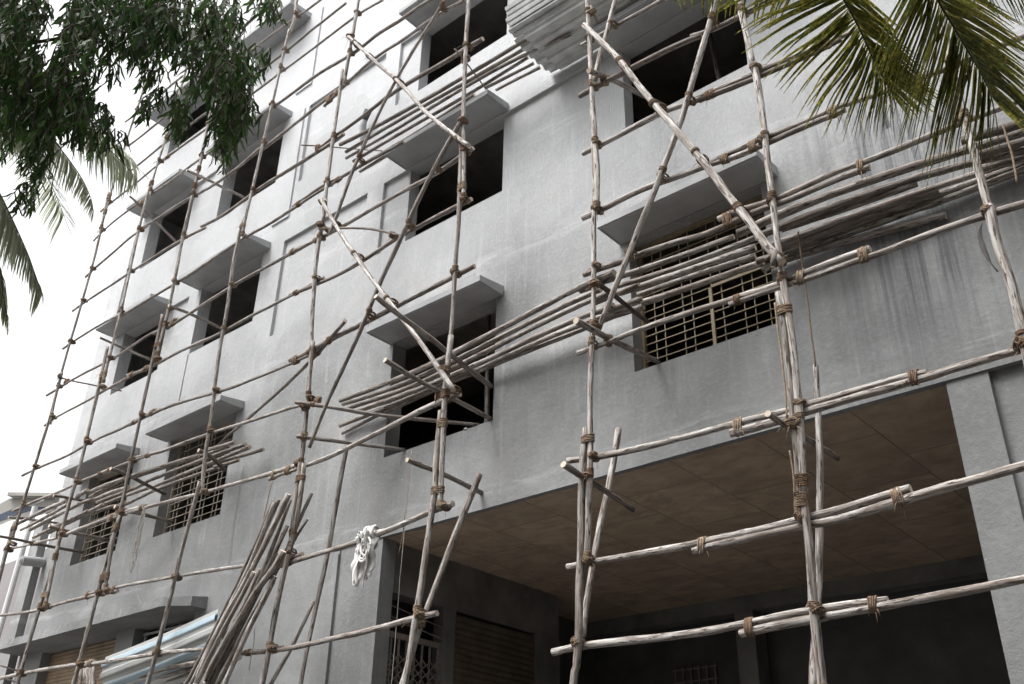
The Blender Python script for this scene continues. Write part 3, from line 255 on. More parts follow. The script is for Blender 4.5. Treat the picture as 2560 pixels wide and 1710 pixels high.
LED = [(0.03,0.15,[(-16.388,-0.838,4.218),(-15.92,-0.838,4.211),(-15.322,-0.838,4.204),(-14.635,-0.838,4.188),(-14.015,-0.838,4.169),(-13.543,-0.838,4.152),(-13.181,-0.838,4.142)],'pale ledger pole,first level up on the left,from second to third upright'),(0.03,0.1,[(-13.483,-0.838,4.118),(-13.169,-0.838,4.11),(-12.725,-0.838,4.094),(-12.204,-0.838,4.078),(-11.679,-0.838,4.061),(-11.137,-0.838,4.031),(-10.54,-0.838,3.987)],'pale ledger pole,first level up on the left,from third to fourth upright'),(0.028,0.75,[(-9.81,-0.838,3.851),(-9.503,-0.838,3.828),(-9.288,-0.838,3.813),(-9.084,-0.838,3.831)],'dark ledger pole,first level up on the left,at the fifth upright only'),(0.032,0.3,[(-9.755,-0.838,3.852),(-9.293,-0.838,3.816),(-8.841,-0.838,3.801),(-8.422,-0.838,3.807),(-8.107,-0.838,3.816),(-7.832,-0.838,3.819),(-7.471,-0.838,3.833),(-7.085,-0.838,3.85),(-6.744,-0.838,3.858)],'grey ledger pole,first level up on the left,from fifth to sixth upright'),(0.027,0.2,[(-17.034,-0.838,5.283),(-16.497,-0.838,5.227),(-15.881,-0.838,5.166),(-15.338,-0.838,5.129),(-14.825,-0.838,5.123),(-14.291,-0.838,5.116),(-13.789,-0.838,5.095),(-13.355,-0.838,5.072),(-12.964,-0.838,5.053)],'pale ledger pole,second level up on the left,from first to third upright'),(0.025,0.15,[(-13.863,-0.838,5.149),(-13.4,-0.838,5.124),(-12.876,-0.838,5.101),(-12.223,-0.838,5.061),(-11.567,-0.838,5.012),(-11.002,-0.838,4.971),(-10.482,-0.838,4.928),(-9.949,-0.838,4.876)],'pale ledger pole,second level up on the left,from third to fourth upright'),(0.028,0.5,[(-9.361,-0.838,4.77),(-9.18,-0.838,4.806),(-8.933,-0.838,4.83)],'brown ledger pole,second level up on the left,at the fifth upright only'),(0.033,0.2,[(-9.305,-0.838,4.76),(-9.082,-0.838,4.771),(-8.75,-0.838,4.778),(-8.4,-0.838,4.783),(-8.166,-0.838,4.789),(-7.908,-0.838,4.803),(-7.589,-0.838,4.821),(-7.264,-0.838,4.853),(-6.974,-0.838,4.888),(-6.757,-0.838,4.906),(-6.6,-0.838,4.912)],'pale ledger pole,second level up on the left,from fifth to sixth upright'),(0.022,0.0,[(-17.128,-0.838,6.39),(-16.75,-0.838,6.359),(-16.215,-0.838,6.316),(-15.682,-0.838,6.274),(-15.209,-0.838,6.235)],'pale ledger pole,third level up on the left,at the first upright only'),(0.03,0.1,[(-14.933,-0.838,6.24),(-14.503,-0.838,6.246),(-14.108,-0.838,6.242),(-13.767,-0.838,6.243),(-13.467,-0.838,6.246),(-13.131,-0.838,6.234),(-12.672,-0.838,6.204)],'pale ledger pole,third level up on the left,from second to third upright'),(0.027,0.1,[(-13.694,-0.838,6.21),(-13.206,-0.838,6.204),(-12.714,-0.838,6.179),(-12.211,-0.838,6.15),(-11.721,-0.838,6.114),(-11.294,-0.838,6.079),(-10.883,-0.838,6.054),(-10.485,-0.838,6.032),(-10.101,-0.838,6.009),(-9.694,-0.838,5.991),(-9.219,-0.838,5.974)],'pale ledger pole,third level up on the left,from third to fifth upright'),(0.026,0.3,[(-9.782,-0.838,5.919),(-9.551,-0.838,5.931),(-9.265,-0.838,5.919)],'grey ledger pole,third level up on the left,at the fifth upright only'),(0.033,0.2,[(-9.267,-0.838,5.929),(-9.014,-0.838,5.924),(-8.718,-0.838,5.927),(-8.41,-0.838,5.949),(-8.098,-0.838,5.981),(-7.741,-0.838,6.018),(-7.388,-0.838,6.061),(-7.079,-0.838,6.091),(-6.827,-0.838,6.104),(-6.581,-0.838,6.112)],'pale ledger pole,third level up on the left,from fifth to sixth upright'),(0.024,0.15,[(-17.203,-0.838,7.092),(-16.797,-0.838,7.095),(-16.267,-0.838,7.091),(-15.666,-0.838,7.078),(-15.222,-0.838,7.079),(-14.895,-0.838,7.09),(-14.447,-0.838,7.085),(-13.922,-0.838,7.076)],'pale ledger pole,fourth level up on the left,from first to second upright'),(0.02,0.3,[(-14.374,-0.838,7.079),(-13.936,-0.838,7.072),(-13.498,-0.838,7.058),(-13.123,-0.838,7.039),(-12.843,-0.838,7.021)],'grey ledger pole,fourth level up on the left,at the third upright only'),(0.026,0.25,[(-13.341,-0.838,7.097),(-12.924,-0.838,7.041),(-12.542,-0.838,6.998),(-12.202,-0.838,6.987),(-11.821,-0.838,6.975),(-11.416,-0.838,6.951),(-11.027,-0.838,6.921),(-10.63,-0.838,6.891),(-10.24,-0.838,6.861),(-9.9,-0.838,6.836),(-9.59,-0.838,6.816),(-9.285,-0.838,6.791),(-8.976,-0.838,6.78)],'grey ledger pole,fourth level up on the left,from third to fifth upright'),(0.024,0.3,[(-17.206,-0.838,7.74),(-16.723,-0.838,7.745),(-16.178,-0.838,7.727),(-15.705,-0.838,7.712),(-15.353,-0.838,7.723),(-14.969,-0.838,7.748),(-14.494,-0.838,7.753),(-14.029,-0.838,7.737),(-13.643,-0.838,7.743),(-13.325,-0.838,7.764),(-12.957,-0.838,7.782)],'grey ledger pole,fifth level up on the left,from first to third upright'),(0.026,0.45,[(-13.687,-0.838,7.73),(-13.347,-0.838,7.739),(-12.959,-0.838,7.741),(-12.51,-0.838,7.719),(-11.983,-0.838,7.661),(-11.463,-0.838,7.594),(-10.994,-0.838,7.54),(-10.567,-0.838,7.518),(-10.205,-0.838,7.502),(-9.882,-0.838,7.488),(-9.574,-0.838,7.482),(-9.272,-0.838,7.479)],'grey ledger pole,fifth level up on the left,from third to fifth upright'),(0.036,0.55,[(-9.703,-0.838,7.536),(-9.467,-0.838,7.532),(-9.223,-0.838,7.538),(-8.948,-0.838,7.562),(-8.697,-0.838,7.578),(-8.478,-0.838,7.577),(-8.187,-0.838,7.584),(-7.879,-0.838,7.599),(-7.588,-0.838,7.609),(-7.297,-0.838,7.622),(-7.047,-0.838,7.633),(-6.827,-0.838,7.639),(-6.631,-0.838,7.647),(-6.448,-0.838,7.654)],'brown ledger pole,fifth level up on the left,from fifth to sixth upright'),(0.022,0.2,[(-16.836,-0.838,8.59),(-16.571,-0.838,8.632),(-16.19,-0.838,8.643),(-15.738,-0.838,8.641),(-15.252,-0.838,8.648),(-14.852,-0.838,8.663),(-14.387,-0.838,8.673),(-13.895,-0.838,8.678),(-13.464,-0.838,8.685)],'pale ledger pole,sixth level up on the left,from first to second upright'),(0.026,0.3,[(-14.138,-0.838,8.729),(-13.699,-0.838,8.668),(-13.264,-0.838,8.646),(-12.865,-0.838,8.65),(-12.496,-0.838,8.645),(-12.159,-0.838,8.626),(-11.819,-0.838,8.603),(-11.512,-0.838,8.592),(-11.2,-0.838,8.597),(-10.778,-0.838,8.611),(-10.296,-0.838,8.606),(-9.79,-0.838,8.599),(-9.203,-0.838,8.608)],'grey ledger pole,sixth level up on the left,from third to fifth upright'),(0.029,0.5,[(-9.923,-0.838,8.623),(-9.612,-0.838,8.586),(-9.294,-0.838,8.556),(-8.975,-0.838,8.534),(-8.779,-0.838,8.532),(-8.618,-0.838,8.54),(-8.395,-0.838,8.559),(-8.097,-0.838,8.594),(-7.817,-0.838,8.624),(-7.629,-0.838,8.627),(-7.486,-0.838,8.624),(-7.297,-0.838,8.633),(-7.033,-0.838,8.635),(-6.78,-0.838,8.63),(-6.543,-0.838,8.624)],'brown ledger pole,sixth level up on the left,from fifth to sixth upright'),(0.022,0.4,[(-17.095,-0.838,9.262),(-16.657,-0.838,9.273),(-16.216,-0.838,9.286),(-15.699,-0.838,9.285),(-15.185,-0.838,9.264),(-14.777,-0.838,9.253),(-14.386,-0.838,9.279),(-13.988,-0.838,9.313),(-13.661,-0.838,9.326),(-13.428,-0.838,9.314)],'grey ledger pole,seventh level up on the left,from first to second upright'),(0.028,0.4,[(-13.152,-0.838,9.257),(-12.831,-0.838,9.277),(-12.445,-0.838,9.303),(-12.012,-0.838,9.33),(-11.615,-0.838,9.35),(-11.294,-0.838,9.366),(-10.919,-0.838,9.368),(-10.452,-0.838,9.362),(-10.009,-0.838,9.355),(-9.677,-0.838,9.348),(-9.39,-0.838,9.342)],'grey ledger pole,seventh level up on the left,from third to fourth upright'),(0.024,0.5,[(-13.549,-0.838,9.289),(-13.183,-0.838,9.349),(-12.885,-0.838,9.335)],'brown ledger pole,seventh level up on the left,at the third upright only'),(0.03,0.4,[(-10.078,-0.838,9.393),(-9.562,-0.838,9.341),(-9.16,-0.838,9.319),(-8.774,-0.838,9.319),(-8.359,-0.838,9.33),(-7.984,-0.838,9.332),(-7.625,-0.838,9.329),(-7.271,-0.838,9.321),(-7.008,-0.838,9.336),(-6.79,-0.838,9.368),(-6.559,-0.838,9.394)],'grey ledger pole,seventh level up on the left,from fifth to sixth upright'),(0.021,0.35,[(-16.932,-0.838,10.168),(-16.56,-0.838,10.194),(-16.043,-0.838,10.204),(-15.522,-0.838,10.202),(-15.081,-0.838,10.17),(-14.72,-0.838,10.11)],'grey ledger pole,eighth level up on the left,from first to second upright'),(0.024,0.5,[(-14.961,-0.838,10.11),(-14.48,-0.838,10.109),(-13.975,-0.838,10.109),(-13.482,-0.838,10.109),(-13.133,-0.838,10.111),(-12.798,-0.838,10.113)],'brown ledger pole,eighth level up on the left,from second to third upright'),(0.026,0.4,[(-12.879,-0.838,10.104),(-12.362,-0.838,10.137),(-11.911,-0.838,10.166),(-11.484,-0.838,10.186),(-11.105,-0.838,10.188),(-10.814,-0.838,10.172),(-10.52,-0.838,10.17),(-10.129,-0.838,10.189),(-9.769,-0.838,10.208),(-9.436,-0.838,10.213),(-9.092,-0.838,10.204)],'grey ledger pole,eighth level up on the left,from fourth to fifth upright'),(0.026,0.65,[(-10.176,-0.838,10.219),(-9.873,-0.838,10.253),(-9.606,-0.838,10.277),(-9.355,-0.838,10.262),(-9.164,-0.838,10.239),(-9.015,-0.838,10.227),(-8.81,-0.838,10.225),(-8.517,-0.838,10.219),(-8.187,-0.838,10.198),(-7.848,-0.838,10.181)],'brown ledger pole,eighth level up on the left,at the fifth upright only'),(0.024,0.35,[(-16.958,-0.838,10.988),(-16.563,-0.838,11.01),(-16.092,-0.838,11.017),(-15.59,-0.838,11.019),(-15.143,-0.838,11.023),(-14.771,-0.838,11.029),(-14.35,-0.838,11.033),(-13.906,-0.838,11.033),(-13.499,-0.838,11.026),(-13.092,-0.838,11.002),(-12.587,-0.838,10.945)],'grey ledger pole,ninth level up on the left,from first to third upright'),(0.03,0.35,[(-12.74,-0.838,11.036),(-12.374,-0.838,10.989),(-12.033,-0.838,10.972),(-11.681,-0.838,10.993),(-11.334,-0.838,11.033),(-10.988,-0.838,11.049),(-10.629,-0.838,11.043),(-10.273,-0.838,11.033),(-9.943,-0.838,11.029),(-9.66,-0.838,11.024),(-9.412,-0.838,11.025),(-9.173,-0.838,11.046)],'grey ledger pole,ninth level up on the left,from fourth to fifth upright'),(0.028,0.7,[(-9.756,-0.838,11.07),(-9.454,-0.838,11.106),(-9.176,-0.838,11.127),(-8.872,-0.838,11.148),(-8.548,-0.838,11.187),(-8.253,-0.838,11.234)],'brown ledger pole,ninth level up on the left,at the fifth upright only'),(0.034,0.6,[(-8.313,-0.838,11.228),(-7.936,-0.838,11.225),(-7.572,-0.838,11.21),(-7.235,-0.838,11.185),(-6.982,-0.838,11.171),(-6.79,-0.838,11.168),(-6.628,-0.838,11.163),(-6.479,-0.838,11.149)],'brown ledger pole,ninth level up on the left,at the sixth upright only'),(0.022,0.5,[(-16.78,-0.838,11.679),(-16.477,-0.838,11.745),(-16.08,-0.838,11.803),(-15.695,-0.838,11.863),(-15.373,-0.838,11.919),(-15.047,-0.838,11.936),(-14.669,-0.838,11.916)],'brown ledger pole,tenth level up on the left,from first to second upright'),(0.026,0.35,[(-15.038,-0.838,11.976),(-14.506,-0.838,11.945),(-14.038,-0.838,11.945),(-13.612,-0.838,11.928),(-13.168,-0.838,11.878),(-12.723,-0.838,11.833),(-12.316,-0.838,11.826),(-11.956,-0.838,11.849),(-11.643,-0.838,11.894),(-11.414,-0.838,11.937),(-11.192,-0.838,11.924)],'grey ledger pole,tenth level up on the left,from second to fourth upright'),(0.028,0.35,[(-11.261,-0.838,11.885),(-10.927,-0.838,11.926),(-10.588,-0.838,11.955),(-10.249,-0.838,11.98),(-9.936,-0.838,12.016),(-9.66,-0.838,12.04),(-9.41,-0.838,12.051)],'grey ledger pole,tenth level up on the left,at the fourth upright only'),(0.027,0.4,[(-9.763,-0.838,11.905),(-9.463,-0.838,12.011),(-9.199,-0.838,12.092),(-8.957,-0.838,12.156),(-8.694,-0.838,12.195),(-8.397,-0.838,12.196),(-8.104,-0.838,12.176),(-7.852,-0.838,12.178),(-7.627,-0.838,12.188),(-7.392,-0.838,12.189),(-7.128,-0.838,12.162),(-6.833,-0.838,12.102)],'grey ledger pole,tenth level up on the left,from fifth to sixth upright'),(0.02,0.3,[(-16.857,-0.838,12.545),(-16.615,-0.838,12.623),(-16.332,-0.838,12.673),(-15.978,-0.838,12.707),(-15.547,-0.838,12.718),(-15.053,-0.838,12.704)],'grey ledger pole,eleventh level up on the left,at the first upright only'),(0.024,0.25,[(-15.216,-0.838,12.73),(-14.77,-0.838,12.71),(-14.346,-0.838,12.691),(-13.937,-0.838,12.695),(-13.55,-0.838,12.722),(-13.162,-0.838,12.718),(-12.793,-0.838,12.717),(-12.428,-0.838,12.731),(-12.038,-0.838,12.745),(-11.628,-0.838,12.74),(-11.174,-0.838,12.722)],'grey ledger pole,eleventh level up on the left,from second to fourth upright'),(0.029,0.45,[(-11.253,-0.838,12.719),(-10.807,-0.838,12.72),(-10.42,-0.838,12.729),(-10.096,-0.838,12.736),(-9.767,-0.838,12.711),(-9.461,-0.838,12.667),(-9.206,-0.838,12.64),(-8.952,-0.838,12.648),(-8.717,-0.838,12.68),(-8.481,-0.838,12.668),(-8.21,-0.838,12.638),(-7.949,-0.838,12.636),(-7.704,-0.838,12.627),(-7.463,-0.838,12.608)],'grey ledger pole,eleventh level up on the left,from fourth to fifth upright'),(0.02,0.4,[(-16.897,-0.838,13.276),(-16.59,-0.838,13.306),(-16.2,-0.838,13.326),(-15.736,-0.838,13.342),(-15.29,-0.838,13.374),(-14.865,-0.838,13.414),(-14.451,-0.838,13.423)],'grey ledger pole,twelfth level up on the left,from first to second upright'),(0.023,0.3,[(-14.912,-0.838,13.451),(-14.171,-0.838,13.436),(-13.418,-0.838,13.423),(-12.78,-0.838,13.419),(-12.268,-0.838,13.429),(-11.759,-0.838,13.442),(-11.227,-0.838,13.45),(-10.709,-0.838,13.446),(-10.165,-0.838,13.455),(-9.654,-0.838,13.466),(-9.291,-0.838,13.467),(-8.979,-0.838,13.437),(-8.63,-0.838,13.376)],'grey ledger pole,twelfth level up on the left,from second to fifth upright'),(0.022,0.4,[(-16.523,-0.838,13.887),(-15.922,-0.838,13.846),(-15.395,-0.838,13.863),(-14.954,-0.838,13.889),(-14.549,-0.838,13.892),(-14.037,-0.838,13.877),(-13.386,-0.838,13.86)],'grey ledger pole,thirteenth level up on the left,from first to third upright'),(0.024,0.5,[(-12.224,-0.838,13.875),(-11.809,-0.838,13.89),(-11.421,-0.838,13.895),(-11.078,-0.838,13.896),(-10.747,-0.838,13.928),(-10.425,-0.838,13.947),(-10.15,-0.838,13.948),(-9.861,-0.838,13.963),(-9.564,-0.838,13.971)],'brown ledger pole,thirteenth level up on the left,at the fourth upright only'),(0.024,0.3,[(-16.386,-0.838,14.688),(-15.887,-0.838,14.681),(-15.421,-0.838,14.693),(-15.009,-0.838,14.699),(-14.631,-0.838,14.704),(-14.216,-0.838,14.705)],'grey ledger pole,fourteenth level up on the left,at the second upright only'),(0.024,0.3,[(-12.955,-0.838,14.644),(-12.515,-0.838,14.67),(-12.087,-0.838,14.665),(-11.704,-0.838,14.651),(-11.351,-0.838,14.628),(-10.968,-0.838,14.594),(-10.59,-0.838,14.573),(-10.253,-0.838,14.561)],'grey ledger pole,fourteenth level up on the left,at the fourth upright only'),(0.022,0.4,[(-16.881,-0.838,15.593),(-16.426,-0.838,15.554),(-15.979,-0.838,15.546),(-15.553,-0.838,15.56),(-15.137,-0.838,15.569),(-14.688,-0.838,15.563)],'grey ledger pole,fifteenth level up on the left,from first to second upright'),(0.022,0.5,[(-12.655,-0.838,15.531),(-12.426,-0.838,15.556),(-12.157,-0.838,15.566),(-11.901,-0.838,15.59),(-11.683,-0.838,15.653)],'brown ledger pole,fifteenth level up on the left,beside the fourth upright'),(0.034,0.1,[(-5.338,-0.838,3.334),(-5.209,-0.838,3.343),(-5.059,-0.838,3.348),(-4.865,-0.838,3.345),(-4.638,-0.838,3.334),(-4.362,-0.838,3.321),(-4.081,-0.838,3.313),(-3.832,-0.838,3.312),(-3.601,-0.838,3.32),(-3.4,-0.838,3.329),(-3.216,-0.838,3.339),(-3.012,-0.838,3.343),(-2.759,-0.838,3.342),(-2.462,-0.838,3.336)],'pale ledger pole,lowest level up on the right,from seventh to eighth upright'),(0.034,0.2,[(-3.581,-0.838,3.257),(-3.403,-0.838,3.267),(-3.216,-0.838,3.276),(-3.019,-0.838,3.284),(-2.805,-0.838,3.29),(-2.616,-0.838,3.297),(-2.454,-0.838,3.302),(-2.286,-0.838,3.308),(-2.128,-0.838,3.312),(-1.972,-0.838,3.316),(-1.795,-0.838,3.324),(-1.613,-0.838,3.333),(-1.447,-0.838,3.342)],'pale ledger pole,lowest level up on the right,at the eighth upright only'),(0.034,0.15,[(-5.176,-0.838,4.033),(-5.009,-0.838,4.029),(-4.823,-0.838,4.024),(-4.592,-0.838,4.015),(-4.317,-0.838,4.006),(-4.048,-0.838,3.998),(-3.834,-0.838,3.996),(-3.626,-0.838,3.995),(-3.393,-0.838,3.993),(-3.169,-0.838,3.997),(-2.979,-0.838,4.004),(-2.784,-0.838,4.011),(-2.575,-0.838,4.024),(-2.373,-0.838,4.04),(-2.179,-0.838,4.054)],'pale ledger pole,second level up on the right,from seventh to eighth upright'),(0.036,0.2,[(-3.925,-0.838,3.941),(-3.716,-0.838,3.952),(-3.504,-0.838,3.953),(-3.275,-0.838,3.951),(-3.066,-0.838,3.951),(-2.903,-0.838,3.95),(-2.744,-0.838,3.95),(-2.576,-0.838,3.961),(-2.397,-0.838,3.977),(-2.198,-0.838,3.993),(-2.009,-0.838,4.009),(-1.839,-0.838,4.018),(-1.658,-0.838,4.027),(-1.463,-0.838,4.039),(-1.286,-0.838,4.049)],'pale ledger pole,second level up on the right,from eighth to ninth upright'),(0.031,0.1,[(-5.162,-0.838,5.011),(-5.015,-0.838,4.987),(-4.827,-0.838,4.964),(-4.587,-0.838,4.942),(-4.348,-0.838,4.926),(-4.131,-0.838,4.917),(-3.938,-0.838,4.912),(-3.743,-0.838,4.907),(-3.528,-0.838,4.904),(-3.329,-0.838,4.901),(-3.155,-0.838,4.892),(-2.976,-0.838,4.886),(-2.774,-0.838,4.889),(-2.549,-0.838,4.888),(-2.322,-0.838,4.889),(-2.108,-0.838,4.889),(-1.917,-0.838,4.872)],'pale ledger pole,third level up on the right,from seventh to eighth upright'),(0.035,0.2,[(-3.502,-0.838,4.831),(-3.301,-0.838,4.822),(-3.104,-0.838,4.825),(-2.901,-0.838,4.832),(-2.675,-0.838,4.832),(-2.443,-0.838,4.835),(-2.218,-0.838,4.834),(-2.0,-0.838,4.838),(-1.791,-0.838,4.844),(-1.6,-0.838,4.846),(-1.437,-0.838,4.846),(-1.28,-0.838,4.843),(-1.108,-0.838,4.833)],'pale ledger pole,third level up on the right,from eighth to ninth upright'),(0.031,0.2,[(-5.037,-0.838,6.073),(-4.823,-0.838,6.068),(-4.596,-0.838,6.072),(-4.376,-0.838,6.08),(-4.152,-0.838,6.078),(-3.892,-0.838,6.067),(-3.672,-0.838,6.057),(-3.488,-0.838,6.045),(-3.317,-0.838,6.035),(-3.167,-0.838,6.027),(-3.029,-0.838,6.019),(-2.893,-0.838,6.014)],'pale ledger pole,fourth level up on the right,from seventh to eighth upright'),(0.03,0.4,[(-3.402,-0.838,6.003),(-3.279,-0.838,5.999),(-3.146,-0.838,5.995),(-2.995,-0.838,5.99),(-2.821,-0.838,5.981),(-2.652,-0.838,5.97),(-2.494,-0.838,5.968),(-2.309,-0.838,5.968),(-2.1,-0.838,5.963),(-1.898,-0.838,5.965),(-1.699,-0.838,5.969),(-1.521,-0.838,5.968),(-1.359,-0.838,5.96),(-1.199,-0.838,5.95),(-1.036,-0.838,5.938),(-0.879,-0.838,5.928)],'grey ledger pole,fourth level up on the right,from eighth to ninth upright'),(0.03,0.1,[(-2.838,-0.838,6.028),(-2.732,-0.838,6.037),(-2.62,-0.838,6.04),(-2.494,-0.838,6.043),(-2.364,-0.838,6.042),(-2.252,-0.838,6.039),(-2.15,-0.838,6.033)],'pale ledger pole,fourth level up on the right,at the eighth upright only'),(0.032,0.55,[(-4.937,-0.838,6.923),(-4.742,-0.838,6.914),(-4.524,-0.838,6.894),(-4.354,-0.838,6.883),(-4.248,-0.838,6.885),(-4.145,-0.838,6.877),(-4.019,-0.838,6.863),(-3.884,-0.838,6.849),(-3.771,-0.838,6.831),(-3.626,-0.838,6.809),(-3.427,-0.838,6.801),(-3.23,-0.838,6.81),(-3.067,-0.838,6.815),(-2.898,-0.838,6.807),(-2.706,-0.838,6.795),(-2.532,-0.838,6.794),(-2.364,-0.838,6.795),(-2.18,-0.838,6.791),(-2.03,-0.838,6.781)],'brown ledger pole,fifth level up on the right,from seventh to eighth upright'),(0.03,0.3,[(-3.426,-0.838,6.902),(-3.293,-0.838,6.905),(-3.171,-0.838,6.899),(-3.051,-0.838,6.88),(-2.916,-0.838,6.866),(-2.756,-0.838,6.858),(-2.578,-0.838,6.863),(-2.399,-0.838,6.872),(-2.238,-0.838,6.868),(-2.068,-0.838,6.855),(-1.885,-0.838,6.845),(-1.705,-0.838,6.84),(-1.525,-0.838,6.84),(-1.351,-0.838,6.839),(-1.183,-0.838,6.833),(-1.016,-0.838,6.825),(-0.844,-0.838,6.817),(-0.68,-0.838,6.806)],'grey ledger pole,fifth level up on the right,from eighth to ninth upright'),(0.033,0.15,[(-4.941,-0.838,7.612),(-4.739,-0.838,7.606),(-4.528,-0.838,7.612),(-4.282,-0.838,7.621),(-4.023,-0.838,7.604),(-3.798,-0.838,7.579),(-3.648,-0.838,7.562),(-3.485,-0.838,7.546),(-3.295,-0.838,7.512),(-3.095,-0.838,7.491),(-2.912,-0.838,7.503)],'pale ledger pole,sixth level up on the right,from seventh to eighth upright'),(0.031,0.4,[(-3.433,-0.838,7.553),(-3.292,-0.838,7.562),(-3.128,-0.838,7.559),(-2.929,-0.838,7.55),(-2.711,-0.838,7.537),(-2.504,-0.838,7.523),(-2.322,-0.838,7.52),(-2.16,-0.838,7.512),(-1.999,-0.838,7.49),(-1.811,-0.838,7.463),(-1.618,-0.838,7.441),(-1.424,-0.838,7.422),(-1.239,-0.838,7.406)],'grey ledger pole,sixth level up on the right,from eighth to ninth upright'),(0.029,0.45,[(-3.335,-0.838,7.511),(-3.117,-0.838,7.492),(-2.906,-0.838,7.482),(-2.697,-0.838,7.48),(-2.509,-0.838,7.476),(-2.332,-0.838,7.466),(-2.136,-0.838,7.458)],'grey ledger pole,sixth level up on the right,at the eighth upright only'),(0.032,0.15,[(-4.925,-0.838,8.443),(-4.707,-0.838,8.438),(-4.499,-0.838,8.437),(-4.253,-0.838,8.445),(-3.992,-0.838,8.447),(-3.807,-0.838,8.433),(-3.674,-0.838,8.409),(-3.561,-0.838,8.382),(-3.466,-0.838,8.374)],'pale ledger pole,seventh level up on the right,at the seventh upright only'),(0.03,0.15,[(-3.615,-0.838,8.404),(-3.444,-0.838,8.391),(-3.214,-0.838,8.367),(-2.966,-0.838,8.346),(-2.744,-0.838,8.333),(-2.526,-0.838,8.313),(-2.309,-0.838,8.286),(-2.091,-0.838,8.263),(-1.882,-0.838,8.236),(-1.65,-0.838,8.195)],'pale ledger pole,seventh level up on the right,at the eighth upright only'),(0.03,0.85,[(-3.501,-0.838,8.357),(-3.344,-0.838,8.34),(-3.162,-0.838,8.315),(-2.95,-0.838,8.287),(-2.738,-0.838,8.267),(-2.548,-0.838,8.248),(-2.379,-0.838,8.233),(-2.209,-0.838,8.229),(-2.06,-0.838,8.23)],'dark ledger pole,seventh level up on the right,at the eighth upright only'),(0.035,0.8,[(-4.953,-0.838,9.272),(-4.724,-0.838,9.268),(-4.514,-0.838,9.265),(-4.291,-0.838,9.255),(-4.058,-0.838,9.248),(-3.836,-0.838,9.235),(-3.654,-0.838,9.216),(-3.529,-0.838,9.198),(-3.399,-0.838,9.163)],'dark ledger pole,eighth level up on the right,at the seventh upright only'),(0.032,0.6,[(-3.523,-0.838,9.235),(-3.326,-0.838,9.177),(-3.149,-0.838,9.152),(-2.99,-0.838,9.144),(-2.837,-0.838,9.132),(-2.673,-0.838,9.113),(-2.51,-0.838,9.098)],'brown ledger pole,eighth level up on the right,at the eighth upright only'),(0.028,0.25,[(-4.91,-0.838,10.015),(-4.698,-0.838,10.003),(-4.513,-0.838,9.995),(-4.346,-0.838,9.994),(-4.164,-0.838,9.984),(-3.973,-0.838,9.973),(-3.783,-0.838,9.963)],'grey ledger pole,ninth level up on the right,at the seventh upright only'),(0.034,0.3,[(-1.678,-0.838,7.434),(-1.538,-0.838,7.43),(-1.398,-0.838,7.419),(-1.237,-0.838,7.406),(-1.057,-0.838,7.398),(-0.871,-0.838,7.391),(-0.716,-0.838,7.375),(-0.577,-0.838,7.353)],'grey ledger pole,palm-side level up on the right,at the ninth upright only')]
